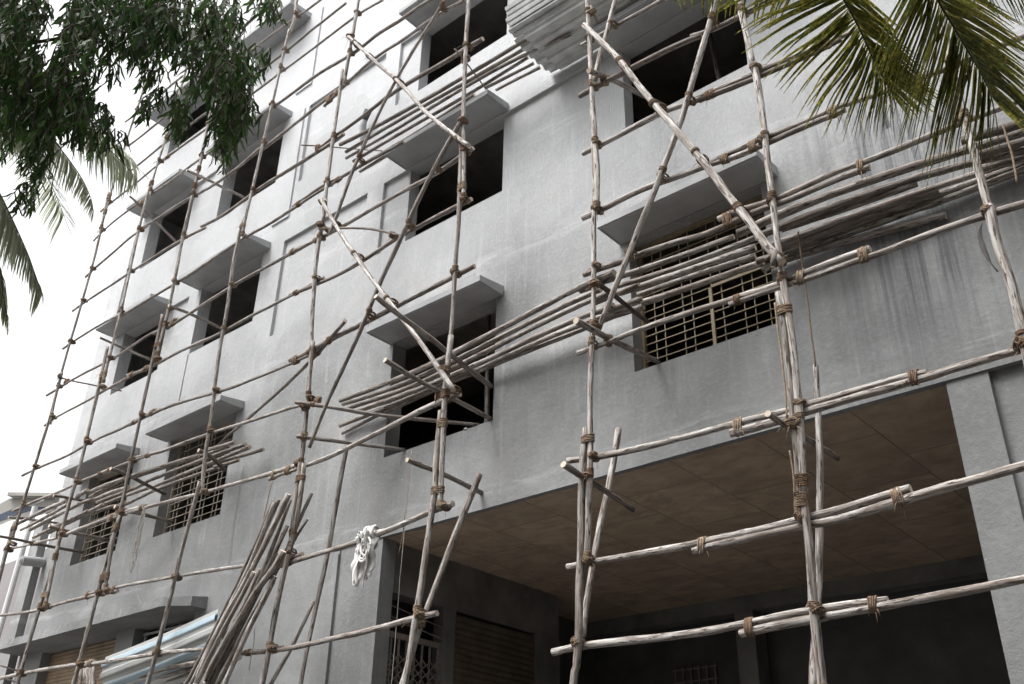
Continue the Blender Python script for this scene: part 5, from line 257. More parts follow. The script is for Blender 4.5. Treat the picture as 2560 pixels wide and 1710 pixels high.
DCK = [(0.03,0.45,[(-8.925,-0.561,6.833),(-8.499,-0.56,6.818),(-8.044,-0.558,6.812),(-7.574,-0.556,6.817),(-7.101,-0.554,6.833)],'grey pole,nearest from the street,left span of the middle platform','platform poles below the lower middle window'),(0.024,0.5,[(-8.913,-0.086,6.841),(-8.379,-0.109,6.815),(-7.897,-0.132,6.807),(-7.447,-0.154,6.818),(-7.043,-0.174,6.839)],'brown pole,second from the street,left span of the middle platform','platform poles below the lower middle window'),(0.026,0.3,[(-9.494,-0.076,6.823),(-8.917,-0.083,6.82),(-8.264,-0.09,6.819),(-7.586,-0.098,6.818),(-6.95,-0.105,6.819),(-6.435,-0.111,6.82),(-5.985,-0.116,6.82),(-5.565,-0.121,6.821),(-5.245,-0.125,6.821),(-5.035,-0.127,6.82)],'grey pole,third from the street,left span of the middle platform','platform poles below the lower middle window'),(0.022,0.45,[(-9.458,-0.055,6.713),(-9.16,-0.055,6.742),(-8.855,-0.055,6.769),(-8.665,-0.055,6.784)],'grey pole,fourth from the street,left span of the middle platform','platform poles below the lower middle window'),(0.03,0.35,[(-7.04,-0.592,6.819),(-6.549,-0.643,6.816),(-6.149,-0.685,6.818),(-5.803,-0.722,6.823),(-5.474,-0.756,6.827),(-5.16,-0.789,6.827),(-4.87,-0.819,6.819),(-4.575,-0.848,6.804)],'grey pole,nearest from the street,right span of the middle platform','platform poles below the lower middle window'),(0.028,0.4,[(-9.085,-0.387,6.897),(-8.505,-0.416,6.837),(-7.965,-0.446,6.8),(-7.512,-0.472,6.787),(-7.159,-0.493,6.787),(-6.85,-0.513,6.794),(-6.533,-0.533,6.804),(-6.168,-0.556,6.819),(-5.797,-0.58,6.831),(-5.417,-0.603,6.838),(-5.095,-0.623,6.838),(-4.89,-0.635,6.833)],'grey pole,second from the street,right span of the middle platform','platform poles below the lower middle window'),(0.028,0.35,[(-9.102,-0.274,6.89),(-8.548,-0.303,6.837),(-8.034,-0.332,6.802),(-7.585,-0.36,6.789),(-7.186,-0.385,6.788),(-6.819,-0.409,6.794),(-6.444,-0.434,6.806),(-6.052,-0.46,6.82),(-5.697,-0.484,6.831),(-5.377,-0.504,6.837),(-5.082,-0.523,6.836),(-4.794,-0.541,6.83)],'grey pole,third from the street,right span of the middle platform','platform poles below the lower middle window'),(0.03,0.35,[(-9.004,-0.182,6.862),(-8.37,-0.203,6.822),(-7.757,-0.225,6.8),(-7.224,-0.244,6.799),(-6.772,-0.261,6.807),(-6.394,-0.276,6.817),(-6.035,-0.289,6.827),(-5.649,-0.304,6.832),(-5.278,-0.317,6.829),(-4.947,-0.329,6.819)],'grey pole,fourth from the street,right span of the middle platform','platform poles below the lower middle window'),(0.028,0.3,[(-8.638,-0.055,6.78),(-8.129,-0.063,6.8),(-7.616,-0.084,6.816),(-7.141,-0.111,6.827),(-6.74,-0.135,6.836),(-6.358,-0.157,6.841),(-5.943,-0.182,6.84),(-5.525,-0.205,6.829),(-5.142,-0.226,6.807),(-4.807,-0.244,6.778)],'grey pole,fifth from the street,right span of the middle platform','platform poles below the lower middle window'),(0.044,0.4,[(-3.318,-0.704,6.765),(-3.083,-0.679,6.796),(-2.879,-0.658,6.818),(-2.683,-0.638,6.833),(-2.495,-0.619,6.842),(-2.314,-0.602,6.846),(-2.135,-0.585,6.846),(-1.942,-0.566,6.842),(-1.717,-0.545,6.835),(-1.491,-0.523,6.824),(-1.263,-0.501,6.813),(-0.992,-0.475,6.799),(-0.75,-0.452,6.788)],'grey pole,nearest from the street,right span of the right platform','platform poles in front of the big grille window'),(0.044,0.9,[(-1.365,-0.645,6.82),(-1.157,-0.6,6.82),(-0.922,-0.55,6.82),(-0.727,-0.507,6.82)],'dark pole,second from the street,right span of the right platform','platform poles in front of the big grille window'),(0.04,0.7,[(-3.212,-0.556,6.762),(-2.938,-0.517,6.797),(-2.658,-0.478,6.826),(-2.369,-0.438,6.844),(-2.088,-0.401,6.853),(-1.88,-0.373,6.854),(-1.705,-0.35,6.849),(-1.533,-0.328,6.84),(-1.325,-0.301,6.822),(-1.057,-0.266,6.792),(-0.816,-0.235,6.76)],'brown pole,third from the street,right span of the right platform','platform poles in front of the big grille window'),(0.036,0.55,[(-3.019,-0.439,6.826),(-2.706,-0.414,6.819),(-2.417,-0.39,6.816),(-2.151,-0.369,6.817),(-1.942,-0.352,6.821),(-1.829,-0.342,6.824)],'brown pole,fourth from the street,right span of the right platform','platform poles in front of the big grille window'),(0.044,0.85,[(-1.369,-0.395,6.823),(-1.125,-0.357,6.816),(-0.987,-0.335,6.817),(-0.783,-0.303,6.824)],'dark pole,fifth from the street,right span of the right platform','platform poles in front of the big grille window'),(0.034,0.4,[(-3.281,-0.305,6.802),(-2.899,-0.273,6.816),(-2.58,-0.247,6.825),(-2.298,-0.224,6.829),(-2.027,-0.202,6.829),(-1.744,-0.18,6.827),(-1.422,-0.154,6.821),(-1.099,-0.128,6.815),(-0.84,-0.107,6.809)],'grey pole,sixth from the street,right span of the right platform','platform poles in front of the big grille window'),(0.044,0.55,[(-3.239,-0.219,6.824),(-2.882,-0.2,6.819),(-2.51,-0.18,6.817),(-2.126,-0.159,6.819),(-1.727,-0.138,6.824)],'brown pole,seventh from the street,right span of the right platform','platform poles in front of the big grille window'),(0.04,0.7,[(-1.354,-0.194,6.823),(-1.183,-0.17,6.817),(-1.042,-0.15,6.817),(-0.833,-0.121,6.823)],'brown pole,eighth from the street,right span of the right platform','platform poles in front of the big grille window'),(0.036,0.4,[(-3.346,-0.143,6.803),(-2.94,-0.125,6.824),(-2.568,-0.108,6.832),(-2.239,-0.094,6.828),(-1.923,-0.08,6.818),(-1.64,-0.069,6.811),(-1.371,-0.06,6.808),(-1.097,-0.056,6.81),(-0.852,-0.055,6.818)],'grey pole,ninth from the street,right span of the right platform','platform poles in front of the big grille window'),(0.038,0.7,[(-3.44,-0.126,6.823),(-3.05,-0.096,6.817),(-2.658,-0.065,6.817),(-2.266,-0.055,6.809)],'brown pole,tenth from the street,right span of the right platform','platform poles in front of the big grille window'),(0.036,0.12,[(-3.408,-0.055,6.765),(-3.08,-0.055,6.78),(-2.743,-0.055,6.786),(-2.381,-0.055,6.782),(-2.033,-0.055,6.773),(-1.728,-0.055,6.763),(-1.422,-0.055,6.756),(-1.12,-0.055,6.756),(-0.865,-0.055,6.762)],'pale pole,eleventh from the street,right span of the right platform','platform poles in front of the big grille window'),(0.04,0.5,[(-3.288,-0.055,6.774),(-2.952,-0.055,6.747),(-2.586,-0.055,6.712),(-2.239,-0.055,6.674),(-1.96,-0.055,6.638),(-1.736,-0.055,6.606)],'brown pole,twelfth from the street,right span of the right platform','platform poles in front of the big grille window'),(0.036,0.6,[(-5.059,-0.738,6.83),(-4.814,-0.773,6.8),(-4.592,-0.812,6.829)],'brown pole,nearest from the street,left span of the right platform','platform poles in front of the big grille window'),(0.033,0.3,[(-4.845,-0.744,6.829),(-4.568,-0.718,6.82),(-4.284,-0.692,6.815),(-4.0,-0.664,6.814),(-3.711,-0.636,6.82),(-3.404,-0.606,6.829)],'grey pole,second from the street,left span of the right platform','platform poles in front of the big grille window'),(0.033,0.35,[(-4.724,-0.567,6.837),(-4.396,-0.544,6.819),(-4.095,-0.521,6.81),(-3.811,-0.5,6.811),(-3.536,-0.479,6.82),(-3.267,-0.458,6.836)],'grey pole,third from the street,left span of the right platform','platform poles in front of the big grille window'),(0.034,0.5,[(-5.074,-0.481,6.821),(-4.787,-0.479,6.817),(-4.53,-0.477,6.821)],'brown pole,fourth from the street,left span of the right platform','platform poles in front of the big grille window'),(0.032,0.12,[(-4.773,-0.468,6.821),(-4.459,-0.441,6.82),(-4.161,-0.415,6.82),(-3.877,-0.39,6.82),(-3.602,-0.366,6.82),(-3.332,-0.342,6.821)],'pale pole,fifth from the street,left span of the right platform','platform poles in front of the big grille window'),(0.033,0.3,[(-4.645,-0.341,6.819),(-4.336,-0.312,6.82),(-4.039,-0.283,6.821),(-3.736,-0.254,6.82),(-3.399,-0.222,6.819)],'grey pole,sixth from the street,left span of the right platform','platform poles in front of the big grille window'),(0.034,0.45,[(-5.203,-0.307,6.822),(-4.888,-0.275,6.815),(-4.654,-0.249,6.823)],'grey pole,seventh from the street,left span of the right platform','platform poles in front of the big grille window'),(0.032,0.35,[(-5.341,-0.183,6.821),(-4.983,-0.14,6.817),(-4.728,-0.108,6.822)],'grey pole,eighth from the street,left span of the right platform','platform poles in front of the big grille window'),(0.032,0.2,[(-4.707,-0.171,6.824),(-4.425,-0.151,6.82),(-4.136,-0.129,6.818),(-3.853,-0.108,6.818),(-3.601,-0.089,6.82),(-3.404,-0.074,6.823)],'pale pole,ninth from the street,left span of the right platform','platform poles in front of the big grille window'),(0.032,0.3,[(-3.421,-0.055,6.757),(-3.346,-0.055,6.766),(-3.264,-0.055,6.762)],'grey pole,tenth from the street,left span of the right platform','platform poles in front of the big grille window'),(0.027,0.6,[(-9.291,-0.797,10.935),(-8.943,-0.785,10.908),(-8.588,-0.772,10.886),(-8.232,-0.759,10.869),(-7.877,-0.746,10.858),(-7.525,-0.732,10.853),(-7.18,-0.719,10.852),(-6.883,-0.708,10.854),(-6.602,-0.697,10.859),(-6.314,-0.685,10.866),(-6.022,-0.674,10.875),(-5.732,-0.662,10.885),(-5.464,-0.652,10.895),(-5.223,-0.642,10.904),(-4.986,-0.633,10.913)],'brown pole,nearest from the street,left span of the upper platform','platform poles above the middle window'),(0.025,0.45,[(-9.278,-0.688,10.867),(-8.866,-0.672,10.878),(-8.436,-0.657,10.885),(-7.931,-0.639,10.888),(-7.435,-0.621,10.887),(-7.016,-0.606,10.883),(-6.619,-0.592,10.879),(-6.252,-0.579,10.876),(-5.931,-0.567,10.875),(-5.628,-0.556,10.876),(-5.323,-0.545,10.879),(-5.039,-0.535,10.885)],'grey pole,second from the street,left span of the upper platform','platform poles above the middle window'),(0.024,0.35,[(-9.378,-0.6,10.856),(-8.919,-0.582,10.857),(-8.515,-0.567,10.865),(-8.142,-0.552,10.879),(-7.777,-0.538,10.896),(-7.434,-0.525,10.911),(-7.037,-0.51,10.922),(-6.57,-0.492,10.921),(-6.113,-0.476,10.899),(-5.72,-0.462,10.857),(-5.355,-0.449,10.796)],'grey pole,third from the street,left span of the upper platform','platform poles above the middle window'),(0.024,0.4,[(-9.367,-0.47,10.879),(-8.886,-0.461,10.885),(-8.458,-0.453,10.885),(-8.087,-0.446,10.881),(-7.694,-0.439,10.874),(-7.286,-0.431,10.869),(-6.887,-0.424,10.869),(-6.489,-0.416,10.881),(-6.079,-0.408,10.903)],'grey pole,fourth from the street,left span of the upper platform','platform poles above the middle window'),(0.028,0.4,[(-9.41,-0.319,10.897),(-8.993,-0.323,10.881),(-8.541,-0.327,10.871),(-8.086,-0.331,10.868),(-7.691,-0.334,10.873),(-7.369,-0.337,10.884),(-7.069,-0.34,10.897)],'grey pole,fifth from the street,left span of the upper platform','platform poles above the middle window'),(0.023,0.35,[(-6.86,-0.363,10.883),(-6.568,-0.337,10.877),(-6.331,-0.317,10.877),(-6.075,-0.294,10.883)],'grey pole,sixth from the street,left span of the upper platform','platform poles above the middle window'),(0.026,0.35,[(-9.478,-0.243,10.883),(-9.195,-0.247,10.875),(-8.873,-0.252,10.882)],'grey pole,seventh from the street,left span of the upper platform','platform poles above the middle window'),(0.023,0.35,[(-6.772,-0.24,10.878),(-6.539,-0.224,10.882),(-6.298,-0.207,10.882),(-6.062,-0.19,10.878)],'grey pole,eighth from the street,left span of the upper platform','platform poles above the middle window'),(0.03,0.5,[(-13.401,-0.75,6.854),(-13.05,-0.71,6.861),(-12.668,-0.668,6.864),(-12.285,-0.628,6.861),(-11.92,-0.59,6.853)],'brown pole,nearest from the street,right span of the left platform','platform poles at the two left grille windows'),(0.024,0.5,[(-13.431,-0.701,6.861),(-12.993,-0.662,6.86),(-12.497,-0.618,6.859),(-11.973,-0.571,6.859),(-11.579,-0.536,6.86),(-11.303,-0.511,6.861)],'brown pole,second from the street,right span of the left platform','platform poles at the two left grille windows'),(0.026,0.35,[(-11.646,-0.626,6.862),(-11.378,-0.592,6.857),(-11.121,-0.557,6.862)],'grey pole,third from the street,right span of the left platform','platform poles at the two left grille windows'),(0.028,0.6,[(-13.483,-0.497,6.855),(-13.051,-0.485,6.859),(-12.653,-0.474,6.862),(-12.299,-0.463,6.863),(-11.959,-0.454,6.862),(-11.537,-0.442,6.86),(-11.062,-0.429,6.855)],'brown pole,fourth from the street,right span of the left platform','platform poles at the two left grille windows'),(0.026,0.45,[(-13.553,-0.299,6.86),(-13.067,-0.305,6.86),(-12.604,-0.31,6.86),(-12.134,-0.316,6.86),(-11.659,-0.321,6.86),(-11.11,-0.327,6.86)],'grey pole,fifth from the street,right span of the left platform','platform poles at the two left grille windows'),(0.025,0.55,[(-12.197,-0.304,6.864),(-11.811,-0.256,6.856),(-11.399,-0.203,6.856),(-11.033,-0.153,6.864)],'brown pole,sixth from the street,right span of the left platform','platform poles at the two left grille windows'),(0.026,0.5,[(-13.688,-0.198,6.857),(-13.231,-0.185,6.863),(-12.71,-0.171,6.864),(-12.108,-0.155,6.857)],'brown pole,seventh from the street,right span of the left platform','platform poles at the two left grille windows'),(0.022,0.6,[(-12.146,-0.201,6.866),(-11.865,-0.165,6.848),(-11.632,-0.124,6.866)],'brown pole,eighth from the street,right span of the left platform','platform poles at the two left grille windows'),(0.036,0.3,[(-15.032,-0.786,6.858),(-14.808,-0.822,6.865),(-14.53,-0.86,6.858)],'grey pole,nearest from the street,centre span of the left platform','platform poles at the two left grille windows'),(0.03,0.45,[(-14.661,-0.797,6.855),(-14.384,-0.79,6.861),(-14.124,-0.784,6.863),(-13.857,-0.777,6.861),(-13.594,-0.771,6.855)],'grey pole,second from the street,centre span of the left platform','platform poles at the two left grille windows'),(0.024,0.2,[(-14.775,-0.683,6.852),(-14.524,-0.699,6.862),(-14.26,-0.715,6.866),(-13.992,-0.73,6.861),(-13.727,-0.744,6.85)],'pale pole,third from the street,centre span of the left platform','platform poles at the two left grille windows'),(0.03,0.2,[(-14.89,-0.568,6.853),(-14.54,-0.558,6.868),(-14.19,-0.548,6.867),(-13.871,-0.541,6.852)],'pale pole,fourth from the street,centre span of the left platform','platform poles at the two left grille windows'),(0.028,0.45,[(-14.965,-0.46,6.866),(-14.596,-0.457,6.859),(-14.244,-0.455,6.856),(-13.905,-0.453,6.859),(-13.536,-0.451,6.866)],'grey pole,fifth from the street,centre span of the left platform','platform poles at the two left grille windows'),(0.026,0.4,[(-14.884,-0.362,6.857),(-14.534,-0.35,6.862),(-14.133,-0.337,6.863),(-13.686,-0.323,6.857)],'grey pole,sixth from the street,centre span of the left platform','platform poles at the two left grille windows'),(0.034,0.2,[(-14.977,-0.168,6.866),(-14.801,-0.176,6.851),(-14.597,-0.189,6.863)],'pale pole,seventh from the street,centre span of the left platform','platform poles at the two left grille windows'),(0.026,0.4,[(-14.756,-0.132,6.862),(-14.373,-0.158,6.857),(-13.903,-0.191,6.859),(-13.739,-0.203,6.862)],'grey pole,eighth from the street,centre span of the left platform','platform poles at the two left grille windows'),(0.03,0.2,[(-17.075,-0.758,6.855),(-16.904,-0.765,6.861),(-16.044,-0.796,6.872),(-15.253,-0.822,6.853)],'pale pole,nearest from the street,left span of the left platform','platform poles at the two left grille windows'),(0.026,0.1,[(-17.375,-0.553,6.866),(-16.933,-0.587,6.859),(-16.39,-0.629,6.856),(-15.834,-0.674,6.859),(-15.429,-0.708,6.865)],'pale pole,second from the street,left span of the left platform','platform poles at the two left grille windows'),(0.024,0.3,[(-15.289,-0.617,6.859),(-15.046,-0.609,6.863),(-14.803,-0.602,6.859)],'grey pole,third from the street,left span of the left platform','platform poles at the two left grille windows'),(0.03,0.15,[(-17.192,-0.469,6.857),(-16.658,-0.509,6.861),(-16.1,-0.55,6.862),(-15.576,-0.588,6.86),(-15.226,-0.613,6.857)],'pale pole,fourth from the street,left span of the left platform','platform poles at the two left grille windows'),(0.024,0.15,[(-16.232,-0.273,6.861),(-15.693,-0.311,6.859),(-15.256,-0.342,6.859),(-14.937,-0.365,6.861)],'pale pole,fifth from the street,left span of the left platform','platform poles at the two left grille windows'),(0.026,0.3,[(-17.588,-0.222,6.858),(-17.098,-0.253,6.86),(-16.537,-0.289,6.862),(-15.931,-0.326,6.86),(-15.414,-0.358,6.858)],'grey pole,sixth from the street,left span of the left platform','platform poles at the two left grille windows'),(0.026,0.3,[(-17.123,-0.181,6.855),(-16.887,-0.197,6.859),(-16.592,-0.216,6.863),(-16.236,-0.238,6.864),(-15.796,-0.265,6.861),(-15.296,-0.295,6.854)],'grey pole,seventh from the street,left span of the left platform','platform poles at the two left grille windows'),(0.026,0.5,[(-15.358,-0.24,6.858),(-15.128,-0.226,6.865),(-14.836,-0.211,6.858)],'brown pole,eighth from the street,left span of the left platform','platform poles at the two left grille windows'),(0.034,0.2,[(-12.043,-0.6,3.91),(-11.679,-0.6,3.938),(-11.092,-0.6,3.927)],'pale pole,nearest from the street,span of the stack under the blue sheets','poles stacked under the blue sheets'),(0.032,0.25,[(-13.018,-0.6,3.828),(-12.702,-0.6,3.872),(-12.353,-0.6,3.901),(-12.145,-0.6,3.907)],'grey pole,second from the street,span of the stack under the blue sheets','poles stacked under the blue sheets'),(0.03,0.3,[(-12.123,-0.5,3.874),(-11.654,-0.5,3.888),(-11.234,-0.5,3.896)],'grey pole,third from the street,span of the stack under the blue sheets','poles stacked under the blue sheets'),(0.032,0.6,[(-12.825,-0.5,3.842),(-12.474,-0.5,3.872),(-12.228,-0.5,3.875)],'brown pole,fourth from the street,span of the stack under the blue sheets','poles stacked under the blue sheets'),(0.034,0.45,[(-12.171,-0.4,3.847),(-11.802,-0.4,3.864),(-11.381,-0.4,3.883)],'grey pole,fifth from the street,span of the stack under the blue sheets','poles stacked under the blue sheets')]
BUN = [(0.026,0.6,[(-9.494,-0.94,5.552),(-9.542,-0.94,5.435),(-9.608,-0.94,5.3),(-9.687,-0.94,5.142),(-9.796,-0.94,4.942),(-9.956,-0.94,4.674),(-10.176,-0.94,4.325),(-10.42,-0.94,3.96),(-10.653,-0.94,3.644),(-10.827,-0.94,3.413),(-11.884,-0.94,1.716),(-12.941,-0.94,0.02)],'thin brown pole at the left edge of the leaning bundle'),(0.03,0.2,[(-9.34,-1.02,5.482),(-9.461,-1.02,5.191),(-9.617,-1.02,4.863),(-9.816,-1.02,4.529),(-10.036,-1.02,4.205),(-10.254,-1.02,3.884),(-10.432,-1.02,3.598),(-10.56,-1.02,3.379),(-11.534,-1.02,1.7),(-12.509,-1.02,0.02)],'pale straight pole second from the left in the leaning bundle'),(0.028,0.5,[(-9.404,-0.93,5.554),(-9.466,-0.93,5.43),(-9.545,-0.93,5.291),(-9.625,-0.93,5.127),(-9.7,-0.93,4.952),(-9.798,-0.93,4.752),(-9.935,-0.93,4.513)],'short grey pole near the top left of the leaning bundle'),(0.034,0.15,[(-9.002,-1.08,5.484),(-9.115,-1.08,5.297),(-9.254,-1.08,5.069),(-9.442,-1.08,4.799),(-9.657,-1.08,4.513),(-9.865,-1.08,4.251),(-10.055,-1.08,3.987),(-10.191,-1.08,3.735),(-10.288,-1.08,3.533),(-10.383,-1.08,3.356),(-11.465,-1.08,1.688),(-12.548,-1.08,0.02)],'long pinkish pole tied at the top of the leaning bundle'),(0.03,0.4,[(-9.075,-1.0,5.458),(-9.185,-1.0,5.184),(-9.297,-1.0,4.932),(-9.404,-1.0,4.702),(-9.51,-1.0,4.498),(-9.65,-1.0,4.287),(-9.822,-1.0,4.04),(-10.003,-1.0,3.773),(-10.174,-1.0,3.531),(-11.175,-1.0,1.776),(-12.176,-1.0,0.02)],'grey pole behind the pinkish one in the leaning bundle'),(0.03,0.4,[(-9.405,-1.12,4.646),(-9.553,-1.12,4.431),(-9.72,-1.12,4.205),(-9.909,-1.12,3.953),(-10.065,-1.12,3.721),(-10.186,-1.12,3.523),(-10.292,-1.12,3.343),(-11.423,-1.12,1.681),(-12.554,-1.12,0.02)],'pale blunt-ended pole in the middle of the leaning bundle'),(0.026,0.35,[(-9.342,-1.1,4.67),(-9.411,-1.1,4.521),(-9.514,-1.1,4.342),(-9.677,-1.1,4.117),(-9.84,-1.1,3.897),(-9.973,-1.1,3.7),(-10.095,-1.1,3.509),(-11.226,-1.1,1.764),(-12.358,-1.1,0.02)],'pinkish blunt-ended pole in the middle of the leaning bundle'),(0.028,0.5,[(-9.087,-0.98,5.155),(-9.16,-0.98,5.031),(-9.257,-0.98,4.873),(-9.4,-0.98,4.651),(-9.574,-0.98,4.424),(-9.782,-0.98,4.184)],'brown pole close to the fifth upright in the leaning bundle'),(0.038,0.55,[(-8.892,-1.13,4.788),(-8.98,-1.13,4.665),(-9.089,-1.13,4.563),(-9.217,-1.13,4.469),(-9.328,-1.13,4.372),(-9.447,-1.13,4.23),(-9.638,-1.13,4.023),(-9.855,-1.13,3.777),(-10.025,-1.13,3.532),(-10.146,-1.13,3.328),(-11.567,-1.13,1.674),(-12.987,-1.13,0.02)],'thick crooked dark pole across the leaning bundle'),(0.032,0.05,[(-9.063,-1.08,4.549),(-9.132,-1.08,4.419),(-9.228,-1.08,4.272),(-9.376,-1.08,4.059),(-9.537,-1.08,3.787),(-9.681,-1.08,3.516),(-9.796,-1.08,3.304),(-10.763,-1.08,1.662),(-11.729,-1.08,0.02)],'pale pole on the right front of the leaning bundle'),(0.032,0.7,[(-9.186,-1.04,4.445),(-9.38,-1.04,4.218),(-9.571,-1.04,3.973),(-9.735,-1.04,3.727),(-9.892,-1.04,3.513),(-10.032,-1.04,3.33),(-11.288,-1.04,1.675),(-12.543,-1.04,0.02)],'dark rough pole beneath the pale right one of the bundle'),(0.026,0.3,[(-8.928,-0.82,5.556),(-9.025,-0.82,5.38),(-9.14,-0.82,5.169),(-9.314,-0.82,4.88),(-9.542,-0.82,4.519)],'split-ended pole sticking out right of the fifth upright'),(0.018,0.6,[(-8.915,-0.84,5.237),(-9.043,-0.84,5.106),(-9.177,-0.84,4.949)],'thin grey stick poking out right of the fifth upright'),(0.03,0.75,[(-9.243,-0.96,4.871),(-9.436,-0.96,4.56),(-9.629,-0.96,4.269),(-9.819,-0.96,3.986),(-10.007,-0.96,3.717),(-10.171,-0.96,3.492),(-11.339,-0.96,1.756),(-12.507,-0.96,0.02)],'dark pole deep inside the leaning bundle'),(0.03,0.65,[(-9.215,-0.93,5.117),(-9.37,-0.93,4.818),(-9.568,-0.93,4.5),(-9.785,-0.93,4.194),(-9.984,-0.93,3.882),(-10.179,-0.93,3.541),(-11.256,-0.93,1.78),(-12.333,-0.93,0.02)],'dark brown pole at the back right of the bundle'),(0.028,0.45,[(-9.566,-1.0,4.411),(-9.759,-1.0,4.206),(-9.977,-1.0,3.903),(-10.2,-1.0,3.534),(-11.47,-1.0,1.777),(-12.74,-1.0,0.02)],'greyish pole at the back left of the bundle'),(0.03,0.45,[(-8.838,-0.45,6.241),(-8.851,-0.476,5.903),(-8.85,-0.509,5.487),(-8.842,-0.543,5.063),(-8.848,-0.572,4.724),(-8.867,-0.598,4.431),(-8.878,-0.623,4.152),(-8.89,-0.648,3.881),(-8.894,-0.673,3.617),(-8.884,-0.7,3.339)],'tall thin pole leaning on the wall left of the carport column'),(0.026,0.3,[(-9.328,-0.3,4.472),(-9.37,-0.365,4.248),(-9.412,-0.428,4.035),(-9.457,-0.488,3.84),(-9.511,-0.543,3.672),(-9.558,-0.6,3.493)],'short crooked pole leaning on the wall beside the tall thin one'),(0.045,0.05,[(-14.301,-0.4,4.275),(-14.216,-0.4,4.152),(-14.084,-0.4,3.944)],'leftmost of the white poles standing under the second level pole'),(0.03,0.1,[(-14.235,-0.38,4.27),(-14.151,-0.38,4.148),(-14.03,-0.38,3.941)],'middle of the white poles standing in the shop doorway'),(0.034,0.0,[(-14.04,-0.42,4.243),(-13.978,-0.42,4.124),(-13.874,-0.42,3.921)],'rightmost,brightest white pole standing in the shop doorway'),(0.024,0.55,[(-14.201,-0.5,4.194),(-14.162,-0.5,4.073),(-14.112,-0.5,3.932)],'slim grey pole standing beside the third upright in the doorway')]
PRP = [([(-7.42,0.5,6.199999999999999),(-7.55,0.6,8.3)],'prop post inside the lower middle window'),([(-12.55,0.6,8.6),(-12.75,0.7,11.2)],'leaning prop post inside the second-row window between third and fourth uprights'),([(-15.55,0.5,8.6),(-15.5,0.5,11.2)],'prop post inside the second-row left window'),([(-15.6,0.5,11.4),(-15.5,0.5,14.0)],'prop post inside the third-row left window'),([(-3.9,0.7,8.55),(-4.15,0.8,11.2)],'prop post inside the top right window')]
BLU = [((-13.174,-0.7,4.221),(-10.648,-0.7,4.497)),((-13.174,-0.7,4.221),(-10.648,-0.7,4.497)),((-13.174,-0.7,4.221),(-10.648,-0.7,4.497)),((-13.174,-0.7,4.221),(-10.648,-0.7,4.497))]
RAGP = (-7.79,-0.838,4.804)
NROOF = [(-20.389,0.208,8.392),(-19.366,1.069,8.392),(-22.665,4.985,8.992),(-23.687,4.124,8.992)]
ROP = [([(-7.626,-0.5,5.854),(-7.634,-0.5,5.581),(-7.643,-0.5,5.311),(-7.649,-0.5,5.031),(-7.656,-0.5,4.735),(-7.663,-0.5,4.425),(-7.665,-0.5,4.096),(-7.666,-0.5,3.723),(-7.677,-0.5,3.311)],0.004,'cord','long thin cord hanging down in front of the carport column'),([(-7.652,-0.48,5.743),(-7.663,-0.48,5.485),(-7.672,-0.48,5.213),(-7.688,-0.48,4.974),(-7.712,-0.48,4.8),(-7.737,-0.48,4.681)],0.006,'rope','frayed rope hanging beside the long thin cord'),([(-2.879,-0.42,6.749),(-2.879,-0.42,6.535),(-2.881,-0.42,6.26),(-2.886,-0.42,5.944),(-2.892,-0.42,5.64),(-2.898,-0.42,5.407)],0.008,'rope','brown rope hanging from the right platform to the slanting prop pole'),([(-2.924,-0.99,5.762),(-2.923,-0.99,5.508),(-2.925,-0.99,5.238),(-2.933,-0.99,4.97),(-2.945,-0.99,4.75)],0.008,'rope','brown rope running down the left side of the eighth upright'),([(-2.963,-0.97,4.498),(-2.961,-0.97,4.392),(-2.96,-0.97,4.275),(-2.97,-0.97,4.139)],0.008,'rope','loose rope end beside the lower eighth upright above the carport'),([(-9.585,-0.93,5.817),(-9.628,-0.93,5.528),(-9.67,-0.93,5.217),(-9.749,-0.93,4.926),(-9.89,-0.93,4.684)],0.006,'rope','reddish rope slanting beside the leaning pole bundle'),([(-11.657,-0.02,6.845),(-11.687,-0.02,6.405),(-11.68,-0.02,5.97),(-11.645,-0.02,5.378)],0.004,'cord','dark cord hanging flat against the wall right of the second grille window'),([(-13.812,-0.2,5.988),(-13.761,-0.2,5.711),(-13.695,-0.2,5.453),(-13.603,-0.2,5.245),(-13.463,-0.2,5.101),(-13.294,-0.2,5.014)],0.004,'cord','thin cord with a hooked end hanging above the shop canopy'),([(-1.027,-0.8,6.7),(-1.023,-0.8,6.562),(-1.024,-0.8,6.422),(-1.029,-0.8,6.286),(-1.041,-0.8,6.149)],0.009,'rope','frayed rope end hanging from the right platform near the palm'),([(-9.487,-0.95,4.082),(-9.463,-0.95,3.903),(-9.476,-0.95,3.73),(-9.476,-0.95,3.621)],0.005,'rope','short frayed rope dangling below the leaning pole bundle')]
COILP = (-12.663,-0.86,6.174)
STR = [(-1.309,-0.9,5.87),(-1.336,-0.9,5.822),(-1.349,-0.9,5.76),(-1.348,-0.9,5.681),(-1.336,-0.9,5.588),(-1.317,-0.9,5.506),(-1.292,-0.9,5.438)]
DAB = (-3.671,-0.838,3.944)
BAN = {'outline': [(-20.824,-0.002,8.132),(-20.593,0.193,8.258),(-20.462,0.303,8.374),(-19.75,0.903,8.392),(-19.734,0.917,8.135),(-19.906,0.772,8.028),(-20.209,0.516,7.945),(-20.372,0.379,7.899),(-20.501,0.271,7.811),(-20.733,0.075,7.704)],'blue': [(-20.777,0.038,7.908),(-20.546,0.233,8.029),(-20.376,0.375,8.14),(-20.197,0.526,8.209),(-19.939,0.744,8.2),(-19.785,0.873,8.203),(-19.804,0.857,8.168),(-20.053,0.648,8.129),(-20.23,0.499,8.048),(-20.372,0.379,7.959),(-20.516,0.258,7.883),(-20.749,0.061,7.78)],'logo': (-20.028,0.669,8.199),'text': (-20.026,0.671,8.251)}
